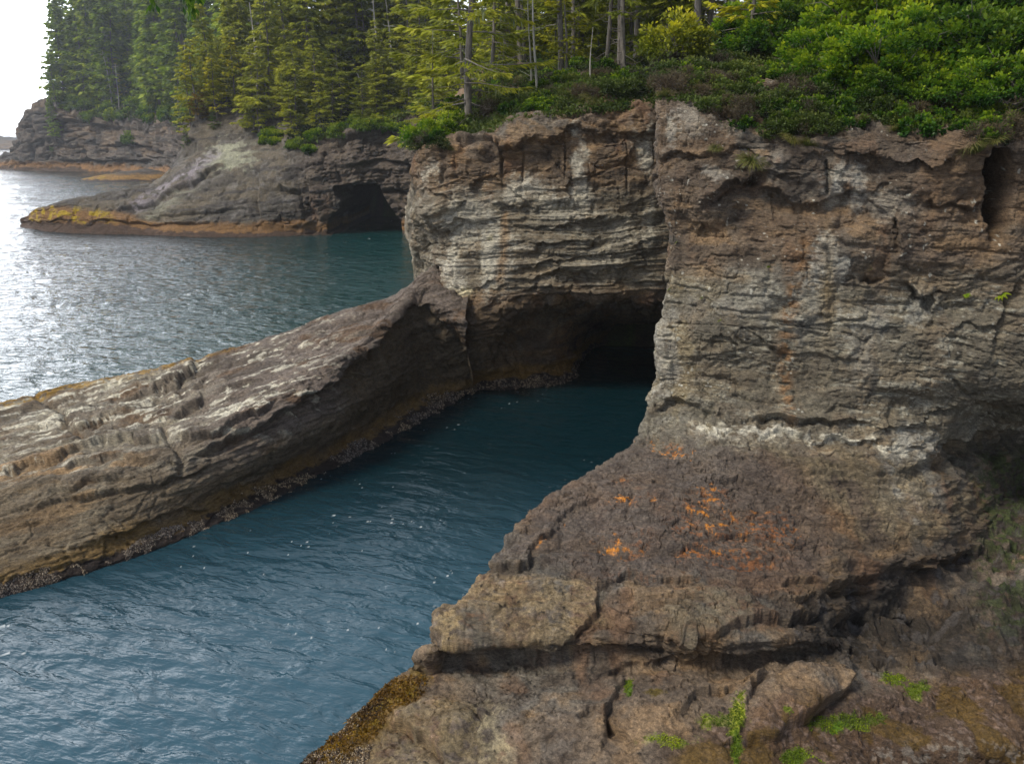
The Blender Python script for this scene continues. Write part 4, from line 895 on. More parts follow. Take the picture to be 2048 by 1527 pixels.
# ---- air, sky, sun, camera
SUN_AZ, SUN_EL = -122.0, 50.0        # from the left
def build_world():
    w = bpy.data.worlds.new('World'); sc.world = w; w.use_nodes = True; nt = w.node_tree; nt.nodes.clear(); L = nt.links.new
    sky = N(nt, 'ShaderNodeTexSky', sky_type='NISHITA'); sky.sun_disc = False; sky.sun_elevation = math.radians(SUN_EL); sky.sun_rotation = math.radians(SUN_AZ)
    sky.air_density = 1.2; sky.dust_density = 2.0; sky.ozone_density = 1.5
    tc = N(nt, 'ShaderNodeTexCoord'); sp = N(nt, 'ShaderNodeSeparateXYZ'); L(tc.outputs['Generated'], sp.inputs[0])
    mr = N(nt, 'ShaderNodeMapRange'); mr.interpolation_type = 'SMOOTHSTEP'; L(sp.outputs['Z'], mr.inputs[0]); mr.inputs[1].default_value = 0.0; mr.inputs[2].default_value = 0.8; mr.inputs[3].default_value = 1.0; mr.inputs[4].default_value = 0.32
    nz = noise_node(nt, 2.2, 5, 0.55, tc.outputs['Generated'], 0.4)
    cl = N(nt, 'ShaderNodeMapRange'); L(nz.outputs[0], cl.inputs[0]); cl.inputs[1].default_value = .3; cl.inputs[2].default_value = .7; cl.inputs[3].default_value = .65; cl.inputs[4].default_value = 1.2
    fac = N(nt, 'ShaderNodeMath', operation='MULTIPLY', use_clamp=True); L(mr.outputs[0], fac.inputs[0]); L(cl.outputs[0], fac.inputs[1])
    # thin cloud, with a low glow added ahead-left for glare on the sea
    dt = N(nt, 'ShaderNodeVectorMath', operation='DOT_PRODUCT'); L(tc.outputs['Generated'], dt.inputs[0])
    a, e = math.radians(-42), math.radians(14); dt.inputs[1].default_value = (math.sin(a) * math.cos(e), math.cos(a) * math.cos(e), math.sin(e))
    gl = N(nt, 'ShaderNodeMapRange'); gl.interpolation_type = 'SMOOTHSTEP'; L(dt.outputs['Value'], gl.inputs[0]); gl.inputs[1].default_value = 0.25; gl.inputs[2].default_value = 1.0; gl.inputs[3].default_value = SKY_LO; gl.inputs[4].default_value = SKY_HI
    wc = N(nt, 'ShaderNodeMix', data_type='RGBA', blend_type='MIX'); L(fac.outputs[0], wc.inputs[0]); L(sky.outputs[0], wc.inputs[6])
    cm = N(nt, 'ShaderNodeVectorMath', operation='SCALE'); cm.inputs[0].default_value = (0.95, 0.99, 1.05); hot = N(nt, 'ShaderNodeMapRange'); hot.interpolation_type = 'SMOOTHERSTEP'; L(dt.outputs['Value'], hot.inputs[0]); hot.inputs[1].default_value = 0.86; hot.inputs[2].default_value = 1.0; hot.inputs[3].default_value = 0.0; hot.inputs[4].default_value = 30.0
    sm = N(nt, 'ShaderNodeMath', operation='ADD'); L(gl.outputs[0], sm.inputs[0]); L(hot.outputs[0], sm.inputs[1]); L(sm.outputs[0], cm.inputs['Scale']); L(cm.outputs[0], wc.inputs[7])
    bg = N(nt, 'ShaderNodeBackground'); bg.inputs['Strength'].default_value = 0.10; L(wc.outputs[2], bg.inputs[0])
    o = N(nt, 'ShaderNodeOutputWorld'); L(bg.outputs[0], o.inputs[0])
SKY_LO, SKY_HI = 6.5, 21.0
build_world()
sl = bpy.data.lights.new('sun', 'SUN'); sl.energy = 2.9; sl.angle = math.radians(14); sl.color = (1.0, 0.91, 0.74)
so = bpy.data.objects.new('sun', sl); COL.objects.link(so)
a, e = math.radians(SUN_AZ), math.radians(SUN_EL)
so.rotation_euler = Vector((-math.sin(a) * math.cos(e), -math.cos(a) * math.cos(e), -math.sin(e))).to_track_quat('-Z', 'Y').to_euler()
cam = bpy.data.cameras.new('camera'); cam.sensor_width = 36.0; cam.lens = 36.0 * FPX / 2048.0; cam.clip_end = 12000; cam.clip_start = 0.1
co = bpy.data.objects.new('camera', cam); COL.objects.link(co); co.location = (0, 0, H); co.rotation_euler = (math.pi / 2 - PITCH, 0, 0); sc.camera = co
def build_haze():
    x0, x1, y0, y1, z0, z1 = -2600, 2600, -60, 2600, -4.5, 75
    v = [(x, y, z) for z in (z0, z1) for y in (y0, y1) for x in (x0, x1)]
    f = [(0, 2, 3, 1), (4, 5, 7, 6), (0, 1, 5, 4), (2, 6, 7, 3), (0, 4, 6, 2), (1, 3, 7, 5)]
    me = bpy.data.meshes.new('haze'); me.from_pydata(v, [], f); o = bpy.data.objects.new('haze', me); COL.objects.link(o)
    m = bpy.data.materials.new('sea_air'); nt = nodes(m); vo = N(nt, 'ShaderNodeVolumePrincipled'); vo.inputs['Color'].default_value = (.86, .92, 1, 1); vo.inputs['Density'].default_value = 0.00022; vo.inputs['Anisotropy'].default_value = 0.35
    out = N(nt, 'ShaderNodeOutputMaterial'); nt.links.new(vo.outputs[0], out.inputs['Volume']); me.materials.append(m)
    tag(o, kind='stuff', label='thin sea haze over the bay')
build_haze()
sc.view_settings.view_transform = 'Standard'; sc.view_settings.look = 'None'; sc.view_settings.exposure = 0.1; sc.view_settings.gamma = 1.0
sc.render.engine = 'CYCLES'; sc.cycles.use_denoising = True; sc.cycles.max_bounces = 7; sc.cycles.diffuse_bounces = 3; sc.cycles.glossy_bounces = 3; sc.cycles.transmission_bounces = 3; sc.cycles.volume_bounces = 0
sc.cycles.use_adaptive_sampling = True; sc.cycles.caustics_reflective = False; sc.cycles.caustics_refractive = False
# ================================================================ VEGETATION
M_SPRUCE = leaf_material('spruce_needles', [(0.026, 0.048, 0.010), (0.13, 0.17, 0.020), (0.29, 0.33, 0.030), (0.46, 0.47, 0.06)], .4)
M_FARSPRUCE = leaf_material('far_needles', [(0.022, 0.055, 0.014), (0.10, 0.18, 0.022), (0.24, 0.34, 0.026), (0.42, 0.47, 0.04)], .4)
M_YELLOW = leaf_material('hemlock_needles', [(0.06, 0.085, 0.010), (0.20, 0.23, 0.014), (0.42, 0.41, 0.02), (0.60, 0.54, 0.03)], .4)
M_BROAD = leaf_material('broad_leaves', [(0.008, 0.030, 0.006), (0.032, 0.095, 0.010), (0.13, 0.23, 0.014), (0.34, 0.42, 0.02)], .4, .45)
M_SCRUB = leaf_material('scrub_leaves', [(0.020, 0.034, 0.010), (0.045, 0.075, 0.016), (0.09, 0.13, 0.025), (0.17, 0.19, 0.04)], .3)
M_HEATH = leaf_material('dry_twigs', [(0.035, 0.026, 0.020), (0.07, 0.052, 0.038), (0.10, 0.085, 0.055), (0.16, 0.13, 0.09)], .15, .8)
M_GRASS = leaf_material('grass_blades', [(0.05, 0.07, 0.015), (0.11, 0.13, 0.03), (0.20, 0.19, 0.06), (0.30, 0.26, 0.12)], .35)
M_SUNNY = leaf_material('sunny_needles', [(0.03, 0.05, 0.01), (0.09, 0.125, 0.014), (0.22, 0.26, 0.02), (0.40, 0.40, 0.04)], .5)
M_BROADSUN = leaf_material('sunny_broad_leaves', [(0.010, 0.045, 0.006), (0.06, 0.15, 0.010), (0.22, 0.33, 0.014), (0.48, 0.52, 0.02)], .5, .45)
M_MOSS = leaf_material('hanging_moss', [(0.14, 0.17, 0.08), (0.22, 0.26, 0.13), (0.32, 0.36, 0.2)], .35)
M_ORANGE = leaf_material('rusty_needles', [(0.10, 0.075, 0.015), (0.20, 0.14, 0.02), (0.32, 0.21, 0.03)], .35)
M_BARK = bark_material('grey_bark', (0.07, 0.062, 0.055), (0.22, 0.20, 0.18))
M_DEAD = bark_material('bleached_wood', (0.25, 0.235, 0.21), (0.50, 0.48, 0.44))

def kites(name, B, D, W, T, mat, bend=0.0):
    """B base, D length vector, W half-width vector, T tint -> one mesh of small leaf faces"""
    n = len(B); v = np.empty((n, 4, 3), f32)
    v[:, 0] = B; v[:, 1] = B + D * .45 + W; v[:, 2] = B + D; v[:, 3] = B + D * .45 - W
    if bend: v[:, 2, 2] -= bend * np.linalg.norm(D, axis=1)
    me = bpy.data.meshes.new(name); me.vertices.add(n * 4); me.vertices.foreach_set('co', v.reshape(-1))
    me.loops.add(n * 4); me.loops.foreach_set('vertex_index', np.arange(n * 4, dtype=np.int32))
    me.polygons.add(n); me.polygons.foreach_set('loop_start', np.arange(0, n * 4, 4, dtype=np.int32)); me.polygons.foreach_set('loop_total', np.full(n, 4, np.int32))
    me.update(calc_edges=True)
    at = me.attributes.new('tint', 'FLOAT', 'POINT'); at.data.foreach_set('value', np.repeat(np.clip(T, 0, 1), 4).astype(f32))
    me.materials.append(mat); return me

def unit(a): return a / (np.linalg.norm(a, axis=-1, keepdims=True) + 1e-9)

def tubes(name, paths, mat, sides=5):
    """paths: list of (points[k,3], radii[k])"""
    vs, fs, base = [], [], 0
    for pts, rad in paths:
        pts = np.asarray(pts, float); k = len(pts); sd = sides if rad[0] > .03 else 3
        t = np.gradient(pts, axis=0); t = unit(t); up = np.array([0.0, 0, 1]) if abs(t[0][2]) < .8 else np.array([1.0, 0, 0])
        a = unit(np.cross(t, up)); b = np.cross(t, a)
        ang = np.arange(sd) * 2 * math.pi / sd
        ring = pts[:, None] + (a[:, None] * np.cos(ang)[None, :, None] + b[:, None] * np.sin(ang)[None, :, None]) * np.asarray(rad)[:, None, None]
        vs.append(ring.reshape(-1, 3))
        for i in range(k - 1):
            for j in range(sd):
                fs.append((base + i * sd + j, base + i * sd + (j + 1) % sd, base + (i + 1) * sd + (j + 1) % sd, base + (i + 1) * sd + j))
        base += k * sd
    me = bpy.data.meshes.new(name); me.from_pydata(np.concatenate(vs).tolist(), [], fs)
    me.polygons.foreach_set('use_smooth', [True] * len(me.polygons)); me.materials.append(mat); me.update(); return me

def conifer(seed, h=22, r0=.28, cb=.12, rad=3.6, nb=90, tw=11, sub=4, kl=.55, kw=.10, droop=.35, prof=.8, mat=None, tmat=None, gap=.12, lean=.02, stubs=10, flat=1.0, moss=0, tint0=.0):
    r = np.random.RandomState(seed)
    def trunk(t): return np.array([lean * h * t * t + .01 * h * math.sin(t * 5 + seed), .01 * h * math.sin(t * 7 + seed * 2), h * t])
    tp = [(np.array([trunk(t) for t in np.linspace(-.03, 1, 14)]), r0 * (1 - np.linspace(0, 1, 14)) ** .8 * np.where(np.arange(14) == 0, 1.5, 1) + .012)]
    B, D, W, T, MB, MD = [], [], [], [], [], []
    clump = r.rand(12)
    for i in range(nb):
        t = cb + (1 - cb) * ((i + r.rand()) / nb) ** .95
        if r.rand() < gap: continue
        az = i * 2.39996 + r.rand() * .9
        if clump[int(t * 9.9 + az) % 12] < .15: continue
        L = rad * ((1 - t) / (1 - cb) + .04) ** prof * r.uniform(.55, 1.15) 
        if t < cb + .12: L *= r.uniform(.5, 1.05)
        p0 = trunk(t); dh = np.array([math.cos(az), math.sin(az), 0]); side = np.array([-dh[1], dh[0], 0])
        up = r.uniform(-.05, .25) + .35 * max(0, t - .6); dr = droop * r.uniform(.6, 1.3)
        def bp(s): return p0 + dh * L * s + np.array([0, 0, 1.0]) * L * (up * s - dr * s ** 1.6 + .12 * s ** 4) + side * L * .08 * math.sin(s * 4 + i)
        ss = np.linspace(0, 1, 5); tp.append((np.array([bp(s) for s in ss]), np.linspace(max(.012, .012 * L + .008), .004, 5)))
        K = max(3, int(tw * (.35 + L / rad)))
        s = r.uniform(.12, 1.0, K) ** .8; sg = np.where(np.arange(K) % 2, 1, -1)
        pb = np.array([bp(q) for q in s]); bd = unit(np.array([bp(min(q + .05, 1.05)) - bp(q - .05) for q in s]))
        td = unit(bd * r.uniform(.4, 1.0, (K, 1)) + side * (sg * r.uniform(.5, 1.1, K))[:, None] + np.array([0, 0, -1.0]) * r.uniform(0, .35, (K, 1)))
        tl = L * .34 * (1.15 - s * .75) * r.uniform(.7, 1.2, K)
        for j in range(sub):
            f = (j + r.rand(K)) / sub
            b_ = pb + td * (tl * f)[:, None] + r.normal(0, .03 * kl, (K, 3))
            d_ = unit(td + side * r.normal(0, .55, (K, 1)) + bd * r.uniform(-.1, .6, (K, 1)) + np.array([0, 0, 1.0]) * r.uniform(-.45, .12, (K, 1)))
            w_ = unit(np.cross(d_, np.array([0, 0, 1.0]) + r.normal(0, .45 * flat, (K, 3))))
            l_ = kl * r.uniform(.6, 1.3, K)
            B.append(b_); D.append(d_ * l_[:, None]); W.append(w_ * (kw * l_ / kl * r.uniform(.7, 1.3, K))[:, None])
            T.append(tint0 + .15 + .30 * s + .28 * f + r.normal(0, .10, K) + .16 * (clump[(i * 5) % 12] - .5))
        if moss and r.rand() < moss:
            n = r.randint(6, 22); q = r.uniform(.1, .95, n); mb = np.array([bp(x) for x in q]); MB.append(mb); MD.append(np.stack([r.normal(0, .05, n), r.normal(0, .05, n), -r.uniform(.15, .75, n)], 1))
    for i in range(stubs):
        t = r.uniform(.04, max(cb, .3)); az = r.rand() * 6.28; L = r.uniform(.3, 1.6) * rad * .35
        p0 = trunk(t); d = np.array([math.cos(az), math.sin(az), r.uniform(-.4, .3)])
        tp.append((np.array([p0, p0 + d * L * .5 + [0, 0, -.05], p0 + d * L + np.array([r.normal(0, .1), r.normal(0, .1), r.normal(0, .15)])]), [.03, .02, .006]))
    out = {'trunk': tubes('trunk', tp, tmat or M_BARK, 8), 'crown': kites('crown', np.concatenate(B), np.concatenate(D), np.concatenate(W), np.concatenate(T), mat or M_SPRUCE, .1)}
    if MB:
        b = np.concatenate(MB); d = np.concatenate(MD); out['hanging_moss'] = kites('hanging_moss', b, d, r.normal(0, .035, (len(b), 3)), r.rand(len(b)), M_MOSS)
    return out

def bush(seed, rx=1.0, rz=.9, n=1800, ll=.13, lw=.045, mat=None, clumps=26, up=.25, twig=0.3, hollow=.5, stems=9, tmat=None, tint=.0):
    r = np.random.RandomState(seed)
    c = unit(r.normal(0, 1, (clumps, 3))); c[:, 2] = np.abs(c[:, 2]) * 1.0 - .12
    cs_ = .72 if n > 8000 else 1.0
    c = c * r.uniform(hollow, 1.0, (clumps, 1)) * np.array([rx, rx, rz]); cr = r.uniform(.16, .38, clumps) * rx * cs_
    k = r.randint(0, clumps, n); o = unit(r.normal(0, 1, (n, 3))) * (r.rand(n, 1) ** .45); p = c[k] + o * cr[k][:, None] * np.array([1, 1, .75])
    d = unit(o * .8 + unit(p) * .7 + r.normal(0, .55, (n, 3)) + np.array([0, 0, up])); w = unit(np.cross(d, r.normal(0, 1, (n, 3)) + np.array([0, 0, .8])))
    l = ll * r.uniform(.6, 1.35, n)
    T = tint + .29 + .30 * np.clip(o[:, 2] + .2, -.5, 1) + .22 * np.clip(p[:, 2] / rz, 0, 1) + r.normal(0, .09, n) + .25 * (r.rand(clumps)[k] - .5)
    paths = []
    for i in range(stems):
        q = c[i % clumps] * r.uniform(.8, 1.1); b0 = r.normal(0, .1 * rx, 3); b0[2] = -.15
        paths.append((np.array([b0, (b0 + q) / 2 + r.normal(0, .08 * rx, 3), q]), [.022 * rx + .004, .014 * rx + .003, .004]))
        for _ in range(3):
            e = q + unit(r.normal(0, 1, 3) + [0, 0, .3]) * rx * r.uniform(.2, .5); paths.append((np.array([(b0 + q) / 2, (q + e) / 2, e]), [.008 * rx + .002, .006 * rx + .002, .002]))
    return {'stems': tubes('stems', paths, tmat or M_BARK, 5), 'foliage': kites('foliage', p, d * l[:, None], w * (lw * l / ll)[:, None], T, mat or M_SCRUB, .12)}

def tuft(seed, n=260, L=.6, spread=.18, mat=None):
    r = np.random.RandomState(seed); paths = []
    az = r.rand(n) * 6.28; q = r.rand(n) ** .7
    b = np.stack([np.cos(az) * spread * q * .6, np.sin(az) * spread * q * .6, np.zeros(n)], 1)
    o = np.stack([np.cos(az), np.sin(az), np.zeros(n)], 1); l = L * r.uniform(.5, 1.1, n)
    d1 = unit(o * (.25 + .7 * q[:, None]) + [0, 0, 1.0]); d2 = unit(o * 1.0 + np.array([0, 0, -.25]) + r.normal(0, .25, (n, 3)))
    w = unit(np.cross(d1, [0, 0, 1.0])) * .008
    B = np.concatenate([b, b + d1 * (l * .5)[:, None]]); D = np.concatenate([d1 * (l * .62)[:, None], d2 * (l * .6)[:, None]])
    return kites('grass_tuft', B, D, np.concatenate([w, w]), np.concatenate([.3 + r.normal(0, .15, n), .6 + r.normal(0, .2, n)]), mat or M_GRASS, .1)

def place(name, parts, loc, s=1.0, rz=0.0, label=None, cat=None, group=None, tilt=(0, 0), sz=None):
    root = bpy.data.objects.new(name, None); root.empty_display_size = .3; COL.objects.link(root)
    root.location = loc; root.scale = (s, s, sz or s); root.rotation_euler = (tilt[0], tilt[1], rz)
    for k, me in parts.items():
        o = bpy.data.objects.new(k, me); o.parent = root; COL.objects.link(o)
    tag(root, label, cat, group); return root
def place_one(name, me, loc, s=1.0, rz=0.0, label=None, cat=None, group=None, tilt=(0, 0)):
    o = bpy.data.objects.new(name, me); COL.objects.link(o); o.location = loc; o.scale = (s, s, s); o.rotation_euler = (tilt[0], tilt[1], rz)
    return tag(o, label, cat, group)

# ---------------------------------------------------------------- where the ground is
def bvh_of(G):
    nr, nc = G.shape[:2]; i = np.arange(nr * nc).reshape(nr, nc)
    q = np.stack([i[:-1, :-1], i[1:, :-1], i[1:, 1:], i[:-1, 1:]], -1).reshape(-1, 4)
    return BVHTree.FromPolygons(G.reshape(-1, 3).tolist(), q.tolist())
TREES = [bvh_of(SURF[0]), bvh_of(SURF[1]), bvh_of(SURF[3]), bvh_of(SURF[4])]
def ground(x, y):
    z = hgt(x, y)
    for t in TREES:
        h = t.ray_cast(Vector((x, y, 200)), Vector((0, 0, -1)))
        if h[0] is not None: z = max(z, h[0].z)
    return z
def hit(u, v, which=(0, 1, 2, 3)):
    d = Vector(P(u, v, 10.0)) - Vector((0, 0, H)); d.normalize(); best = None
    for k in which:
        h = TREES[k].ray_cast(Vector((0, 0, H)), d)
        if h[0] is not None and (best is None or h[3] < best[3]): best = h
    if best is None and v < 700: return hit(u + 4, v + 6, which)
    return best
def at_u(u, D):
    x = (u - 1024) / FPX * D * 1.0; b = (763.5 - 150) / FPX; x = (u - 1024) / FPX * D / (CP + b * SP); return x

# ---------------------------------------------------------------- the kinds
far_sp = [conifer(100 + i, h=30, r0=.32, cb=.04 + .04 * i, rad=5.6, nb=110, tw=11, sub=4, kl=1.4, kw=.30, droop=.30, mat=M_FARSPRUCE, gap=.15, tint0=(.02, .14, .08, .0)[i]) for i in range(4)]
mid_sp = [conifer(200 + i, h=24, r0=.26, cb=.03 + .03 * i, rad=5.6, nb=125, tw=14, sub=6, kl=.85, kw=.14, droop=.38, mat=M_SPRUCE, gap=.12, moss=0, tint0=(.20, .28, .12, .18)[i]) for i in range(4)]
far_sp += [conifer(150 + i, h=26, r0=.32, cb=.10, rad=6.6, nb=64, tw=13, sub=5, kl=1.3, kw=.28, droop=.15, mat=M_FARSPRUCE, gap=.32, prof=.42, lean=.05 - .1 * i, stubs=16, tint0=.1 - .1 * i) for i in range(2)]
mid_sp += [conifer(250 + i, h=20, r0=.26, cb=.08, rad=6.4, nb=70, tw=17, sub=7, kl=.8, kw=.14, droop=.22, mat=M_SPRUCE, gap=.34, prof=.40, lean=.05 - .1 * i, stubs=26, tint0=.24 - .06 * i) for i in range(2)]
near_sp = [conifer(300 + i, h=16, r0=.24, cb=.08, rad=5.0, nb=60, tw=26, sub=9, kl=.36, kw=.055, droop=.30, mat=M_SUNNY, gap=.2, moss=.6, stubs=22, tint0=.2) for i in range(2)]
pole = [conifer(400 + i, h=20, r0=.20 - .02 * i, cb=.12 + .06 * i, rad=3.0, nb=52, tw=14, sub=6, kl=.42, kw=.07, droop=.3, mat=M_SPRUCE, gap=.25, moss=.3, stubs=26, tint0=.08) for i in range(3)]
yel = [conifer(500 + i, h=8, r0=.10, cb=.18, rad=2.2, nb=58, tw=12, sub=6, kl=.30, kw=.06, droop=.18, mat=M_YELLOW, gap=.2, stubs=6, tint0=.05) for i in range(2)]
yelfar = [conifer(520 + i, h=14, r0=.18, cb=.12, rad=3.4, nb=46, tw=10, sub=5, kl=.8, kw=.17, droop=.12, mat=M_YELLOW, gap=.18, stubs=6, tint0=.1) for i in range(2)]
grnfar = [conifer(540 + i, h=10, r0=.16, cb=.06, rad=3.2, nb=56, tw=10, sub=5, kl=.6, kw=.12, droop=.18, mat=M_BROAD, gap=.15, stubs=4, tint0=-.05) for i in range(2)]
orangefar = [conifer(560, h=9, r0=.2, cb=.1, rad=3.6, nb=50, tw=10, sub=5, kl=.7, kw=.15, droop=.15, mat=M_ORANGE, gap=.15, stubs=4, prof=.45)]
broad = [bush(600 + i, rx=1.9, rz=1.7, n=9000, ll=.15, lw=.045, mat=M_BROAD, clumps=70, hollow=.5, stems=16) for i in range(3)]
broadsun = [bush(610 + i, rx=1.9, rz=1.7, n=9500, ll=.14, lw=.045, mat=M_BROADSUN, clumps=60, hollow=.5, stems=16) for i in range(2)]
broadfar = [bush(620 + i, rx=3.2, rz=2.6, n=3600, ll=.62, lw=.2, mat=M_FARSPRUCE if i else M_BROADSUN, clumps=50, hollow=.45, stems=6) for i in range(2)]
scrub = [bush(640 + i, rx=.8, rz=.62, n=2300, ll=.10, lw=.032, mat=M_SCRUB, clumps=36, hollow=.4) for i in range(3)]
salal = [bush(660 + i, rx=.75, rz=.6, n=1600, ll=.12, lw=.05, mat=M_BROAD, clumps=30, hollow=.4, tint=-.04) for i in range(2)]
heath = [bush(680 + i, rx=.8, rz=.6, n=2600, ll=.13, lw=.010, mat=M_HEATH, clumps=36, hollow=.3, stems=22) for i in range(2)]
yelbush = [bush(700, rx=1.25, rz=1.2, n=4200, ll=.15, lw=.045, mat=M_YELLOW, clumps=44, hollow=.4, stems=14)]
grass = [tuft(720 + i, 280, .62, .22) for i in range(2)]

# ---------------------------------------------------------------- trees on the far headland
rr = random.Random(4)
nE2 = netE[2]
def rimE(u):
    D = float(np.interp(u, uE, DE)) + float(np.interp(u, uE, bk)); return D
def tree_at(kind, parts, u, D, hs, label, cat, group=None, dz=-.3, tilt=(0, 0), sz=None):
    x = at_u(u, D)
    if ground(x, D) < 8: return None
    return place(kind, parts, (x, D, ground(x, D) + dz), hs, rr.random() * 6.28, label, cat, group, tilt, sz)
place('spruce_tree', far_sp[0], (at_u(122, 410), 410, ground(at_u(122, 410), 410) - 1), 1.42, 1, 'tall dark pointed spruce standing at the seaward end of the far headland, leftmost tall tree', 'tree')
place('spruce_tree', far_sp[2], (at_u(92, 402), 402, ground(at_u(92, 402), 402) - 1), .62, 2, 'small windswept spruce leaning out from the left corner of the far headland', 'tree', tilt=(0, -.25))
place('spruce_tree', far_sp[3], (at_u(80, 403), 403, ground(at_u(80, 403), 403) - 1), .36, 4, 'stunted dark spruce lowest on the seaward slope of the far headland', 'tree', tilt=(.1, -.45))
place('spruce_tree', far_sp[1], (at_u(104, 405), 405, ground(at_u(104, 405), 405) - 1), .85, 5, 'middle sized spruce beside the tall pointed one on the far headland', 'tree')
for i in range(130):
    u = rr.uniform(125, 520); D = rimE(u) + rr.uniform(4, 70) * (0.8 if u < 200 else 1)
    if 335 < u < 470 and D < 330: continue
    k = rr.choice(far_sp); sc_ = rr.choice([rr.uniform(.4, .8), rr.uniform(.9, 1.3), rr.uniform(1.4, 1.9), rr.uniform(1.5, 1.9)]) * (.85 if u < 180 else 1.0)
    tree_at('spruce_tree', k, u, D, sc_, 'tall spruce in the dense stand crowning the far headland', 'tree', 'spruces crowding the far headland', -1)
for i in range(80):
    u = rr.uniform(100, 480); D = rimE(u) + rr.uniform(-.5, 20)
    x = at_u(u, D); place('bush', broadfar[i % 2], (x, D, ground(x, D) - .6), rr.uniform(.9, 1.6) * (1 if D > 330 else .7), rr.random() * 6, 'rounded green bush on the edge of the far headland', 'bush', 'bushes along the rim of the far headland')
for i, (u, D, s_, k, lab) in enumerate([(232, 398, 1.35, 'y', 'yellow-green young hemlock at the front of the far headland trees'), (240, 394, .9, 'y', 'smaller yellowish hemlock just below the yellow-green one on the far headland'),
    (392, 232, 1.0, 'y', 'bright yellow hemlock on the brown knoll left of the dense middle forest'), (434, 238, .85, 'y', 'yellow-green hemlock right of the brightest yellow one on the knoll'), (474, 228, 1.0, 'y', 'slim yellow-green hemlock at the left edge of the dense middle forest'),
    (362, 262, .62, 'g', 'bushy green spruce clinging to the brown cliff knoll'), (372, 288, .36, 'g', 'low spreading green conifer at the foot of the knoll'), (428, 255, .40, 'g', 'small green conifer on the right of the brown knoll'), (398, 238, .62, 'o', 'rusty orange-green conifer in the middle of the brown knoll'), (350, 245, .5, 'g', 'green conifer on the left shoulder of the brown knoll')]):
    pr = {'y': yelfar[i % 2], 'g': grnfar[i % 2], 'o': orangefar[0]}[k]
    cling = D != 'r' and D < 295
    if D == 'r': D = rimE(u) + 3
    if cling:
        q = hit(u, D, (2, 3))[0]; s_ = s_ * q.y / 160; place({'g': 'spruce_tree', 'o': 'conifer_tree', 'y': 'hemlock_tree'}[k], pr, (q.x, q.y, q.z - .8), s_, i, lab, 'tree'); continue
    tree_at({'y': 'hemlock_tree', 'g': 'spruce_tree', 'o': 'conifer_tree'}[k], pr, u, D, s_, lab, 'tree')

for i in range(22):
    u = rr.uniform(325, 500); tree_at('spruce_tree', rr.choice(far_sp), u, rimE(u) + rr.uniform(2, 26), rr.uniform(.5, 1.0), 'spruce on the knoll between the far headland and the middle forest', 'tree', 'spruces on the knoll', -1)
# ---------------------------------------------------------------- the middle forest above the rocky point
for i in range(95):
    u = rr.uniform(470, 900); D = rr.uniform(155, 215)
    if u < 520 and D > 200: continue
    k = mid_sp[rr.choice([0, 1, 2, 3, 4, 5, 4])]
    tree_at('spruce_tree', k, u, D, rr.choice([rr.uniform(.4, .6), rr.uniform(.6, .9), rr.uniform(.9, 1.2)]), 'moss-hung spruce in the dense forest above the rocky point', 'tree', 'spruces of the forest above the rocky point')
FRONT = [(500, 149, .62, 1, 'small bright spruce growing out of the left end of the rocky point'), (535, 150, .95, 0, 'broad drooping spruce overhanging the lichen-covered rock'), (575, 156, 1.15, 1, 'tall spruce with pale tips behind the drooping one on the rocky point'),
         (620, 150, 1.0, 3, 'wide-limbed spruce on the rim between the drooping spruce and the small sea cave'), (668, 157, 1.1, 0, 'spruce with a bare grey foot above the left side of the small sea cave'), (715, 156, 1.1, 2, 'dark spruce directly above the small sea cave'),
         (775, 160, 1.3, 3, 'thick-trunked spruce standing on the grassy edge right of the small sea cave'), (820, 155, .9, 1, 'light green spruce partly behind the middle cliff edge'), (845, 150, .8, 0, 'low spruce beside the left edge of the middle cliff')]
for u, D, s_, k, lab in FRONT: tree_at('spruce_tree', mid_sp[k], u, D, s_, lab, 'tree')
for i in range(16):
    u = rr.uniform(365, 500); D = float(np.interp(u, uD, [DW(w_) for w_ in wl])) + float(np.interp(u, uD, tb)) + rr.uniform(9, 22)
    tree_at('spruce_tree', mid_sp[i % 4], u, D, rr.uniform(.35, .75), 'spruce on the brown knoll left of the middle forest', 'tree', 'spruces on the brown knoll')
for i in range(44):
    u = rr.uniform(490, 880); D = float(np.interp(u, uD, [DW(w_) for w_ in wl])) + float(np.interp(u, uD, tb)) + rr.uniform(1.5, 12)
    tree_at('spruce_tree', mid_sp[rr.choice([0, 1, 1, 4, 5, 4])], u, D, rr.uniform(.28, .62), 'young light green spruce along the edge above the rocky point', 'tree', 'young spruces on the edge above the rocky point')
for i in range(34):
    u = rr.uniform(505, 880); h_ = None
    D = float(np.interp(u, uD, [DW(w_) for w_ in wl])) + float(np.interp(u, uD, tb)) + rr.uniform(-.5, 5); x = at_u(u, D)
    place('bush', broadfar[i % 2], (x, D, ground(x, D) - .3), rr.uniform(.28, .62), rr.random() * 6, 'green bush on the rim of the rocky point', 'bush', 'bushes along the rim of the rocky point')

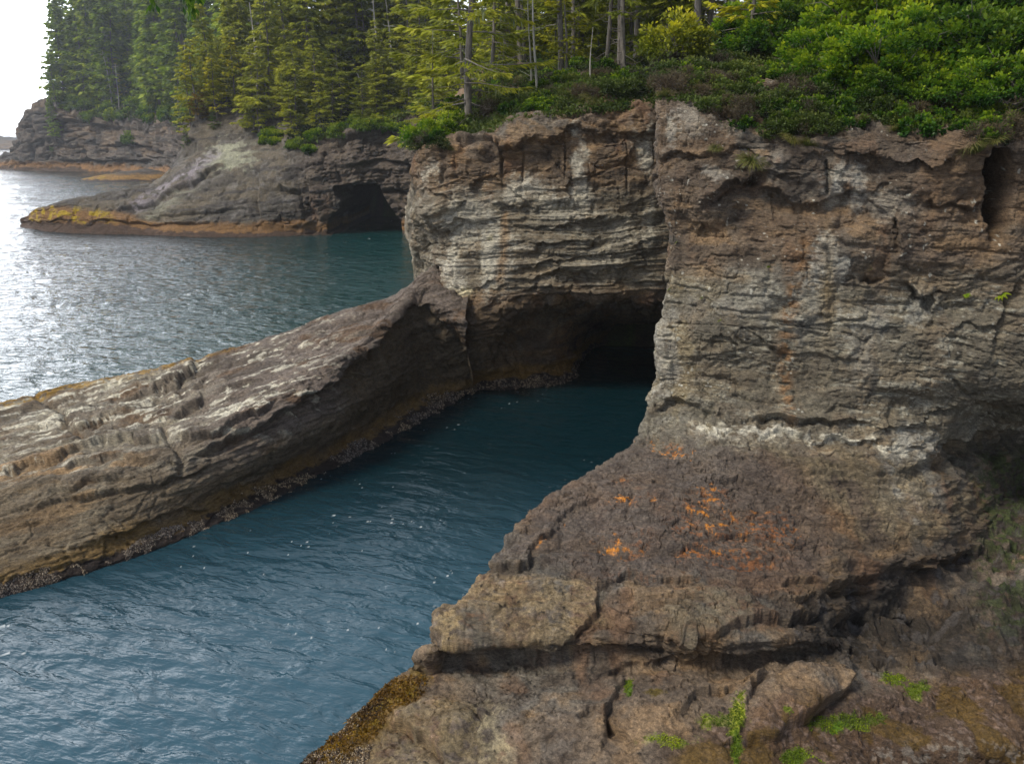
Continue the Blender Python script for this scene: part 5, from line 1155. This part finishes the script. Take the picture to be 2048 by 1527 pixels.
# ---------------------------------------------------------------- the plateau behind the middle cliff
for i in range(85):
    u = rr.uniform(850, 1420); D = rr.uniform(66, 140)
    tree_at('spruce_tree', mid_sp[rr.choice([0, 1, 2, 3, 4, 5, 4])], u, D, rr.choice([rr.uniform(.22, .36), rr.uniform(.36, .6), rr.uniform(.6, 1.0)]), 'dark spruce in the shaded forest behind the middle cliff', 'tree', 'spruces of the forest behind the middle cliff')
for i in range(12):
    u = rr.uniform(960, 1420); D = rr.uniform(58, 90)
    tree_at('spruce_tree', pole[i % 3], u, D, rr.uniform(.8, 1.1), 'slender bare-stemmed spruce among the trees behind the middle cliff', 'tree', 'bare stemmed spruces behind the middle cliff')
tree_at('spruce_tree', near_sp[0], 941, 50.5, .95, 'mossy spruce with long drooping limbs on the left end of the middle cliff', 'tree')
tree_at('spruce_tree', near_sp[1], 868, 54, .40, 'small yellow-tipped spruce left of the mossy one, over the edge of the middle cliff', 'tree')
tree_at('spruce_tree', near_sp[1], 985, 60, .6, 'half-hidden spruce behind the mossy spruce on the middle cliff', 'tree')
tree_at('spruce_tree', pole[0], 1115, 55, .9, 'straight grey-trunked spruce in the middle of the scrubby cliff top', 'tree')
tree_at('spruce_tree', pole[1], 1232, 54.5, .85, 'thinner left one of the pair of grey trunks near the cleft', 'tree')
tree_at('spruce_tree', pole[2], 1246, 54, 1.0, 'thicker right one of the pair of grey trunks near the cleft', 'tree')
tree_at('spruce_tree', pole[0], 1277, 60, 1.1, 'dark shaded trunk just right of the pair of grey trunks', 'tree')
tree_at('spruce_tree', pole[1], 1392, 44, 1.0, 'pale trunk rising behind the yellow bush', 'tree')
tree_at('spruce_tree', pole[2], 1462, 43, .9, 'grey trunk between the yellow bush and the big leafy shrubs', 'tree')
def snag(seed, h, r0, nb, L):
    r = np.random.RandomState(seed); pts = np.array([[.02 * h * math.sin(t * 4 + seed), .015 * h * math.sin(t * 5), h * t] for t in np.linspace(-.03, 1, 9)])
    tp = [(pts, np.linspace(r0, r0 * .25, 9))]
    for i in range(nb):
        t = r.uniform(.2, .97); p0 = np.array([.02 * h * math.sin(t * 4 + seed), .015 * h * math.sin(t * 5), h * t]); az = r.rand() * 6.28; l = L * r.uniform(.2, 1) ** 1.5
        d = np.array([math.cos(az), math.sin(az), r.uniform(-.2, .4)]); m = p0 + d * l * .5 + r.normal(0, .06 * l, 3)
        tp.append((np.array([p0, m, p0 + d * l + r.normal(0, .12 * l, 3)]), [.3 * r0, .2 * r0, .006]))
    return tubes('dead_trunk', tp, M_DEAD, 7)
for u, D, me, s_, lab in [(1059, 52, snag(1, 6, .07, 22, 1.2), 1, 'left of two thin bleached dead trunks on the cliff top'), (1070, 51.5, snag(2, 8, .085, 16, .8), 1, 'right and taller of two thin bleached dead trunks on the cliff top'),
                          (1182, 50.5, snag(3, 3.2, .05, 5, .7), 1, 'thin crooked dead sapling between the straight trunk and the pair of grey trunks'), (345, 215, snag(4, 12, .28, 3, 2), 1, 'leaning bleached dead trunk on the knoll beside the far headland'), (732, 152, snag(5, 5, .3, 4, 1.5), 1, 'grey broken stump on the rim above the small sea cave')]:
    x = at_u(u, D); place_one('dead_trunk', me, (x, D, ground(x, D) - .3), s_, 0, lab, 'dead tree', None, (0, -.35 if u == 345 else (-.3 if u == 732 else 0)))

sn = [snag(11, 17, .26, 16, 2.2), snag(12, 13, .22, 12, 1.8)]
for i in range(14):
    u = rr.uniform(500, 900) if i < 9 else rr.uniform(130, 460); D = rr.uniform(152, 165) if i < 9 else rimE(u) + rr.uniform(2, 12)
    x = at_u(u, D); g_ = ground(x, D)
    if g_ > 8: place_one('dead_trunk', sn[i % 2], (x, D, g_ - .3), rr.uniform(.8, 1.1) * (1 if i < 9 else 1.7), i, 'grey dead spar standing among the far conifers', 'dead tree', 'dead spars among the far conifers', (rr.uniform(-.06, .06), rr.uniform(-.08, .08)))
# ---------------------------------------------------------------- scrub on the cliff tops
def in_poly(u, v, poly):
    c = False; n = len(poly)
    for i in range(n):
        x0, y0 = poly[i]; x1, y1 = poly[(i + 1) % n]
        if (y0 > v) != (y1 > v) and u < (x1 - x0) * (v - y0) / (y1 - y0) + x0: c = not c
    return c
VB = [(826, 225), (834, 296), (870, 285), (930, 258), (1040, 225), (1130, 208), (1215, 190), (1290, 190), (1312, 165), (1312, 105), (1130, 120), (1000, 165), (860, 225)]
VA = [(1318, 178), (1400, 198), (1450, 232), (1500, 258), (1560, 274), (1620, 272), (1690, 252), (1750, 236), (1830, 260), (1900, 248), (1960, 280), (2070, 275), (2070, 150), (1800, 120), (1312, 110)]
UNDER = []
def scatter_px(poly, n, which, dmin, seed):
    r = random.Random(seed); out = []; us_ = [p[0] for p in poly]; vs_ = [p[1] for p in poly]; tries = 0
    while len(out) < n and tries < 6000:
        tries += 1; u = r.uniform(min(us_), max(us_)); v = r.uniform(min(vs_), max(vs_))
        if not in_poly(u, v, poly): continue
        h = hit(u, v, which)
        if h is None or h[0].y > 75: continue
        p = h[0]
        if all((p - q[0]).length > dmin for q in out): out.append((p, u, v))
    return out
for i, (p, u, v) in enumerate(scatter_px(VB, 135, (1,), .42, 1)):
    t = rr.random(); k, nm = (salal, 'green') if t < .38 else ((scrub, 'olive') if t < .78 else (heath, 'brown'))
    lab = {'green': 'fresh green leafy shrub in the scrub on the middle cliff', 'olive': 'olive small-leaved shrub in the scrub on the middle cliff', 'brown': 'brown twiggy heath shrub in the scrub on the middle cliff'}[nm]
    place('shrub', rr.choice(k), (p.x, p.y, p.z - .1), rr.uniform(.8, 1.4), rr.random() * 6, lab, 'shrub', nm + ' shrubs on the middle cliff')
for i, (p, u, v) in enumerate(scatter_px(VA, 175, (0,), .30, 2)):
    t = rr.random()
    if 1600 < u: t = t * .85
    if u < 1560: t = t * .65 + .28
    k, nm = (salal, 'green') if t < .36 else ((scrub, 'olive') if t < .68 else (heath, 'brown'))
    lab = {'green': 'fresh green leafy shrub in the scrub on the near cliff', 'olive': 'olive small-leaved shrub in the scrub on the near cliff', 'brown': 'brown twiggy heath shrub in the scrub on the near cliff'}[nm]
    place('shrub', rr.choice(k), (p.x, p.y, p.z - .08), rr.uniform(.55, 1.0), rr.random() * 6, lab, 'shrub', nm + ' shrubs on the near cliff')
for u, v, s_, k, lab in [(866, 268, 1.0, broadsun[0], 'bright green bush overhanging the left corner of the middle cliff'), (1255, 205, .7, salal[1], 'small green shrub on the ledge beside the cleft'), (1560, 255, .9, scrub[0], 'yellow-green cushion of scrub hanging over the rim of the near cliff'),
                         (1480, 240, .8, salal[0], 'leafy shrub hanging over the rim left of the cushion of scrub'), (880, 285, .9, scrub[1], 'olive shrub hanging just below the bright corner bush')]:
    h = hit(u, v, (0, 1)); place('shrub', k, (h[0].x, h[0].y, h[0].z - .2), s_, 1, lab, 'shrub')
for i, (x, y, s_) in enumerate([(5.6, 33, .6), (5.5, 32.6, .5), (5.9, 34, .9), (6.3, 36, 1.1), (6.9, 39, 1.1), (7.6, 42, 1.2), (6.6, 37.5, .9)]):
    place('shrub', (scrub[i % 3], heath[i % 2])[i % 2], (x, y, ground(x, y) - .05), s_, i, 'wiry shrub spilling over the edge beside the cleft between the two cliffs', 'shrub', 'shrubs along the cleft edge')
# big leafy shrubs upper right
BIG = [(1690, 31.5, 1.0), (1780, 30.5, 1.15), (1870, 31, 1.2), (1950, 30.5, 1.2), (2030, 29.5, 1.2), (1640, 33.5, .9), (1720, 35, 1.4), (1820, 35, 1.6), (1910, 34.5, 1.6), (2000, 34, 1.6), (2090, 33, 1.6), (1560, 37, 1.1), (1500, 39, 1.0), (1600, 41, 1.5), (1840, 29.4, .7), (1930, 28.6, .7), (2030, 27.8, .8), (1760, 29.6, .6)]
WORDS = ['with bright sunlit tips', 'just left of the brightest crown', 'in the middle of the leafy mass', 'towards the right of the leafy mass', 'at the right edge of the view']
for i, (u, D, s_) in enumerate(BIG):
    x = at_u(u, D); g = i >= 5
    place('leafy_shrub', broadsun[i % 2] if i in (0, 1, 2, 5, 6, 7, 12) else broad[i % 3], (x, D, ground(x, D) + .5 * s_), s_, rr.random() * 6, 'large green leafy shrub in the thicket on top of the near cliff' if g else 'front leafy shrub on the near cliff, ' + WORDS[i], 'shrub', 'leafy shrubs of the thicket' if g else None)
x = at_u(1350, 36); place('leafy_shrub', yelbush[0], (x, 36, ground(x, 36) + .6), 1.15, 0, 'bright yellow leafy bush at the left end of the near cliff top', 'shrub')
x = at_u(1500, 37); place('hemlock_tree', yel[0], (x, 37, ground(x, 37) - .2), .95, 0, 'yellow-tipped young hemlock behind the brown scrub', 'tree')
x = at_u(1125, 54); place('hemlock_tree', yel[1], (x + .2, 54.5, ground(x, 54) - .2), .85, 2, 'yellow-tipped young hemlock beside the straight grey trunk', 'tree')
for i in range(16):
    u = rr.uniform(1300, 2150); D = rr.uniform(44, 66)
    tree_at('spruce_tree', mid_sp[i % 4], u, D, rr.uniform(.5, .8), 'dark spruce behind the thicket on the near cliff', 'tree', 'dark spruces behind the thicket')
# grass and small plants hanging on the rock
for i, (u, v, s_, lab) in enumerate([(1500, 330, 1.0, 'grass tuft hanging below the rim in the middle of the near cliff'), (1575, 285, .9, 'drooping grass clump at the rim beneath the cushion of scrub'), (1610, 292, .7, 'smaller grass clump right beside the drooping one at the rim'),
        (1720, 250, .8, 'dry grass at the foot of the leafy thicket'), (1955, 305, 1.2, 'long grass tuft on the upper right corner beside the dark cleft'), (1990, 285, .7, 'short grass tuft above the long one in the upper right corner'), (1430, 300, .5, 'thin pale grass tuft near the left end of the near cliff'),
        (1180, 205, 1.3, 'rounded pale grass clump on the rim of the middle cliff'), (895, 300, 1.0, 'grass hanging at the left corner of the middle cliff'), (1330, 195, .7, 'grass tuft right at the cleft on the near cliff top'), (1790, 262, .6, 'wispy grass on the rim below the thicket')]):
    h = hit(u, v, (0, 1))
    place_one('grass_tuft', grass[i % 2], (h[0].x, h[0].y - .1, h[0].z), s_, i, lab, 'grass', None, (.5, 0))
fern_me = None
def fern(seed):
    r = np.random.RandomState(seed); B, D, W, T = [], [], [], []
    for i in range(11):
        az = i / 11 * 6.28 + r.rand() * .4; o = np.array([math.cos(az), math.sin(az), 0]); sd = np.array([-o[1], o[0], 0]); L = r.uniform(.3, .45)
        for s in np.linspace(.12, 1, 16):
            p = o * L * s + np.array([0, 0, L * (.7 * s - .75 * s * s)])
            for g in (-1, 1): B.append(p); D.append((sd * g + o * .4) * .12 * (1.1 - s)); W.append(o * .018); T.append(.6 + .3 * s + r.normal(0, .05))
    return kites('fern', np.array(B), np.array(D), np.array(W), np.array(T), M_BROAD)
fm = fern(3)
for u, v, s_, lab in [(1998, 588, 1.3, 'bright green fern growing on the rock at the right edge'), (1930, 590, .6, 'little fern left of the bright green one'), (1352, 484, .5, 'small plant rooted in the crack near the left edge of the near cliff'), (1740, 538, .45, 'small green plant right of the white streak on the near cliff'),
                      (1535, 533, .35, 'tiny green plant left of the white streak on the near cliff'), (1402, 595, .4, 'tiny plant at the top of the slanting crack'), (1438, 640, .4, 'tiny plant at the lower end of the slanting crack'), (1325, 560, .45, 'green sprig on the left edge of the near cliff above the cave'), (1500, 368, .5, 'small plant under the arched overhang')]:
    h = hit(u, v, (0,)); place_one('fern', fm, (h[0].x, h[0].y - .1, h[0].z), s_ * .55, s_ * 9, lab, 'plant', None, (.7, 0))
# branch tips hanging in at the top
def overhang():
    r = np.random.RandomState(8); root = bpy.data.objects.new('overhanging_branch', None); COL.objects.link(root); root.location = P(350, 4, 3.0)
    paths = [(np.array([[-.25, .1, .12], [-.05, .02, .06], [.06, 0, .05], [.2, .05, .08]]), [.006, .005, .004, .003])]
    B, D, W, T = [], [], [], []
    for (x, n, l) in [(-.075, 14, .055), (-.01, 8, .02), (.045, 46, .075), (.075, 12, .03)]:
        for i in range(n):
            s = r.rand(); B.append([x + r.normal(0, .006), r.normal(0, .01), .04 - l * s]); D.append([r.normal(0, .008), r.normal(0, .008), -r.uniform(.018, .034)]); W.append([r.uniform(.004, .007), r.normal(0, .002), 0]); T.append(r.uniform(.3, .8))
        paths.append((np.array([[x, 0, .05], [x, 0, .04 - l]]), [.002, .001]))
    for k, me in {'twig': tubes('twig', paths, M_BARK), 'leaves': kites('leaves', np.array(B), np.array(D), np.array(W), np.array(T), M_BROAD)}.items():
        o = bpy.data.objects.new(k, me); o.parent = root; COL.objects.link(o)
    tag(root, 'dark green branch tips hanging into the view at the top left, close by', 'branch')
overhang()

# ---------------------------------------------------------------- undergrowth and barnacles
def undergrowth():
    r = np.random.RandomState(17); Ps, Ls = [], []
    for net, rows, n, l, jit in ((netD, (0, 2), 16000, .55, .5), (netE, (0, 2), 14000, 1.5, 1.2), (netB, (0, 2), 34000, .16, .25), (netA, (0, 2), 38000, .12, .16)):
        a = np.array([[tuple(map(float, q)) for q in rw] for rw in net])[rows[0]:rows[1] + 1, 1:-1 if net is not netA else None]
        if net is netD: a = a[:, 7:]
        if net is netE: a = a[:, 3:]
        G = pchip(a, np.arange(a.shape[0]).astype(float), np.linspace(0, a.shape[0] - 1, 60)); G = np.swapaxes(pchip(np.swapaxes(G, 0, 1).copy(), np.arange(a.shape[1]).astype(float), np.linspace(0, a.shape[1] - 1, 240)), 0, 1)
        i = (r.rand(n) ** .8 * 58.9); j = r.rand(n) * 238.9; i0, j0 = i.astype(int), j.astype(int); fi, fj = (i - i0)[:, None], (j - j0)[:, None]
        p = G[i0, j0] * (1 - fi) * (1 - fj) + G[i0 + 1, j0] * fi * (1 - fj) + G[i0, j0 + 1] * (1 - fi) * fj + G[i0 + 1, j0 + 1] * fi * fj
        p[:, 2] += r.uniform(-.1, 1, n) * jit; Ps.append(p); Ls.append(np.full(n, l))
    # the wooded slope
    n = 60000; x = r.uniform(-150, 60, n); y = r.uniform(50, 420, n) ** 1.0; y = 46 + (y - 46) * r.rand(n) ** .7; z = land_h(x, y); sd = coast_sd(x, y); m = (sd > 0)
    p = np.stack([x, y, z + r.uniform(0, 1.2, n)], 1)[m]; Ps.append(p); Ls.append(np.clip(p[:, 1] * .006, .25, 1.6))
    p = np.concatenate(Ps); l = np.concatenate(Ls) * r.uniform(.6, 1.5, len(p)); n = len(p)
    d = unit(r.normal(0, 1, (n, 3)) + [0, 0, .8]); w = unit(np.cross(d, r.normal(0, 1, (n, 3)) + [0, 0, .6]))
    t = fbm(p[:, 0] * .3, p[:, 1] * .3, p[:, 2] * .3, 3) * 1.3 - .25 + r.normal(0, .12, n)
    o = bpy.data.objects.new('undergrowth', kites('undergrowth', p, d * l[:, None], w * (l * .3)[:, None], t, M_SCRUB, .1)); COL.objects.link(o)
    tag(o, 'low leafy undergrowth covering the cliff tops and the forest floor', 'undergrowth', None, 'stuff')
undergrowth()
def barnacles():
    r = np.random.RandomState(23); pts = []
    for o, n, zl, zh in ((rampC, 60000, -.02, .52), (cliffA, 22000, -.02, .8), (cliffB, 7000, -.02, .35)):
        me = o.data; c = np.empty(len(me.vertices) * 3, f32); me.vertices.foreach_get('co', c); c = c.reshape(-1, 3); U, V = project(c[:, 0], c[:, 1], c[:, 2])
        m = (c[:, 2] > zl) & (c[:, 2] < zh) & (U > -60) & (U < 2100) & (V < 1560) & (V > 700)
        if o is cliffA: m &= (U < 860 - (V - 1380) * .9) & (V > 1400) 
        idx = np.nonzero(m)[0]
        if len(idx): 
            idx = idx[r.randint(0, len(idx), n)]; q = c[idx]; k = fbm(q[:, 0] * 2, q[:, 1] * 2, q[:, 2] * 2, 3); k2 = fbm(q[:, 0] * .5, q[:, 1] * .5, q[:, 2] * .5, 3, off=9)
            q = q[(k > .42 + .10 * (k2 < .5)) & ((q[:, 2] < .08 + 1.0 * (k2 - .25)) | (o is cliffA))]; q = q if o is not cliffB else q[project(q[:, 0], q[:, 1], q[:, 2])[0] < 1130]; pts.append(q)
    p = np.concatenate(pts) + r.normal(0, .02, (sum(map(len, pts)), 3)); n = len(p); s = r.uniform(.012, .034, n) * np.clip(p[:, 1] / 26, .8, 1.5)
    oc = np.array([[1, 0, -.4], [0, 1, -.4], [-1, 0, -.4], [0, -1, -.4], [.35, 0, .8], [0, .35, .8], [-.35, 0, .8], [0, -.35, .8]])
    v = p[:, None] + oc[None] * s[:, None, None] * r.uniform(.7, 1.3, (n, 8, 1))
    f = np.array([[0, 1, 5, 4], [1, 2, 6, 5], [2, 3, 7, 6], [3, 0, 4, 7]]); F = (f[None] + (np.arange(n) * 8)[:, None, None]).reshape(-1)
    me = bpy.data.meshes.new('barnacles'); me.vertices.add(n * 8); me.vertices.foreach_set('co', v.reshape(-1).astype(f32)); me.loops.add(n * 16); me.loops.foreach_set('vertex_index', F.astype(np.int32))
    me.polygons.add(n * 4); me.polygons.foreach_set('loop_start', np.arange(0, n * 16, 4, dtype=np.int32)); me.polygons.foreach_set('loop_total', np.full(n * 4, 4, np.int32)); me.update(calc_edges=True)
    at = me.attributes.new('tint', 'FLOAT', 'POINT'); at.data.foreach_set('value', np.repeat(r.rand(n) ** 1.3, 8).astype(f32))
    me.materials.append(leaf_material('barnacle_shell', [(0.03, 0.024, 0.026), (0.10, 0.075, 0.06), (0.26, 0.20, 0.15), (0.42, 0.35, 0.28)], 0, .8))
    o = bpy.data.objects.new('barnacles', me); COL.objects.link(o); tag(o, 'crust of barnacles and mussels along the waterline', 'barnacles', None, 'stuff')
barnacles()

def strands():
    r = np.random.RandomState(29)
    for nm, pts, n, L, w_, mat, lab in (('green_algae', ALG, 9000, .045, .012, M_ALGAE, 'bright green algae tufts on the damp lower slabs at bottom right'), ('seaweed', WEED, 16000, .09, .016, M_WEED, 'golden brown seaweed fringe along the waterline of the near slabs')):
        if len(pts) < 10: continue
        p = pts[r.randint(0, len(pts), n)] + r.normal(0, .02, (n, 3)); d = unit(r.normal(0, 1, (n, 3)) + np.array([-.5, -.2, -.3 if nm == 'seaweed' else .4])); w = unit(np.cross(d, r.normal(0, 1, (n, 3))))
        l = L * r.uniform(.5, 1.4, n); t = fbm(p[:, 0] * 1.5, p[:, 1] * 1.5, p[:, 2] * 1.5, 3) * 1.2 - .2 + r.normal(0, .1, n)
        o = bpy.data.objects.new(nm, kites(nm, p, d * l[:, None], w * w_, t, mat, .3)); COL.objects.link(o); tag(o, lab, 'algae' if nm != 'seaweed' else 'seaweed', None, 'stuff')
M_WEED = leaf_material('weed', [(0.03, 0.018, 0.010), (0.10, 0.055, 0.010), (0.22, 0.13, 0.012), (0.34, 0.26, 0.02)], .2, .35)
M_ALGAE = leaf_material('algae', [(0.05, 0.09, 0.01), (0.14, 0.22, 0.015), (0.30, 0.38, 0.02), (0.46, 0.48, 0.04)], .4)
strands()
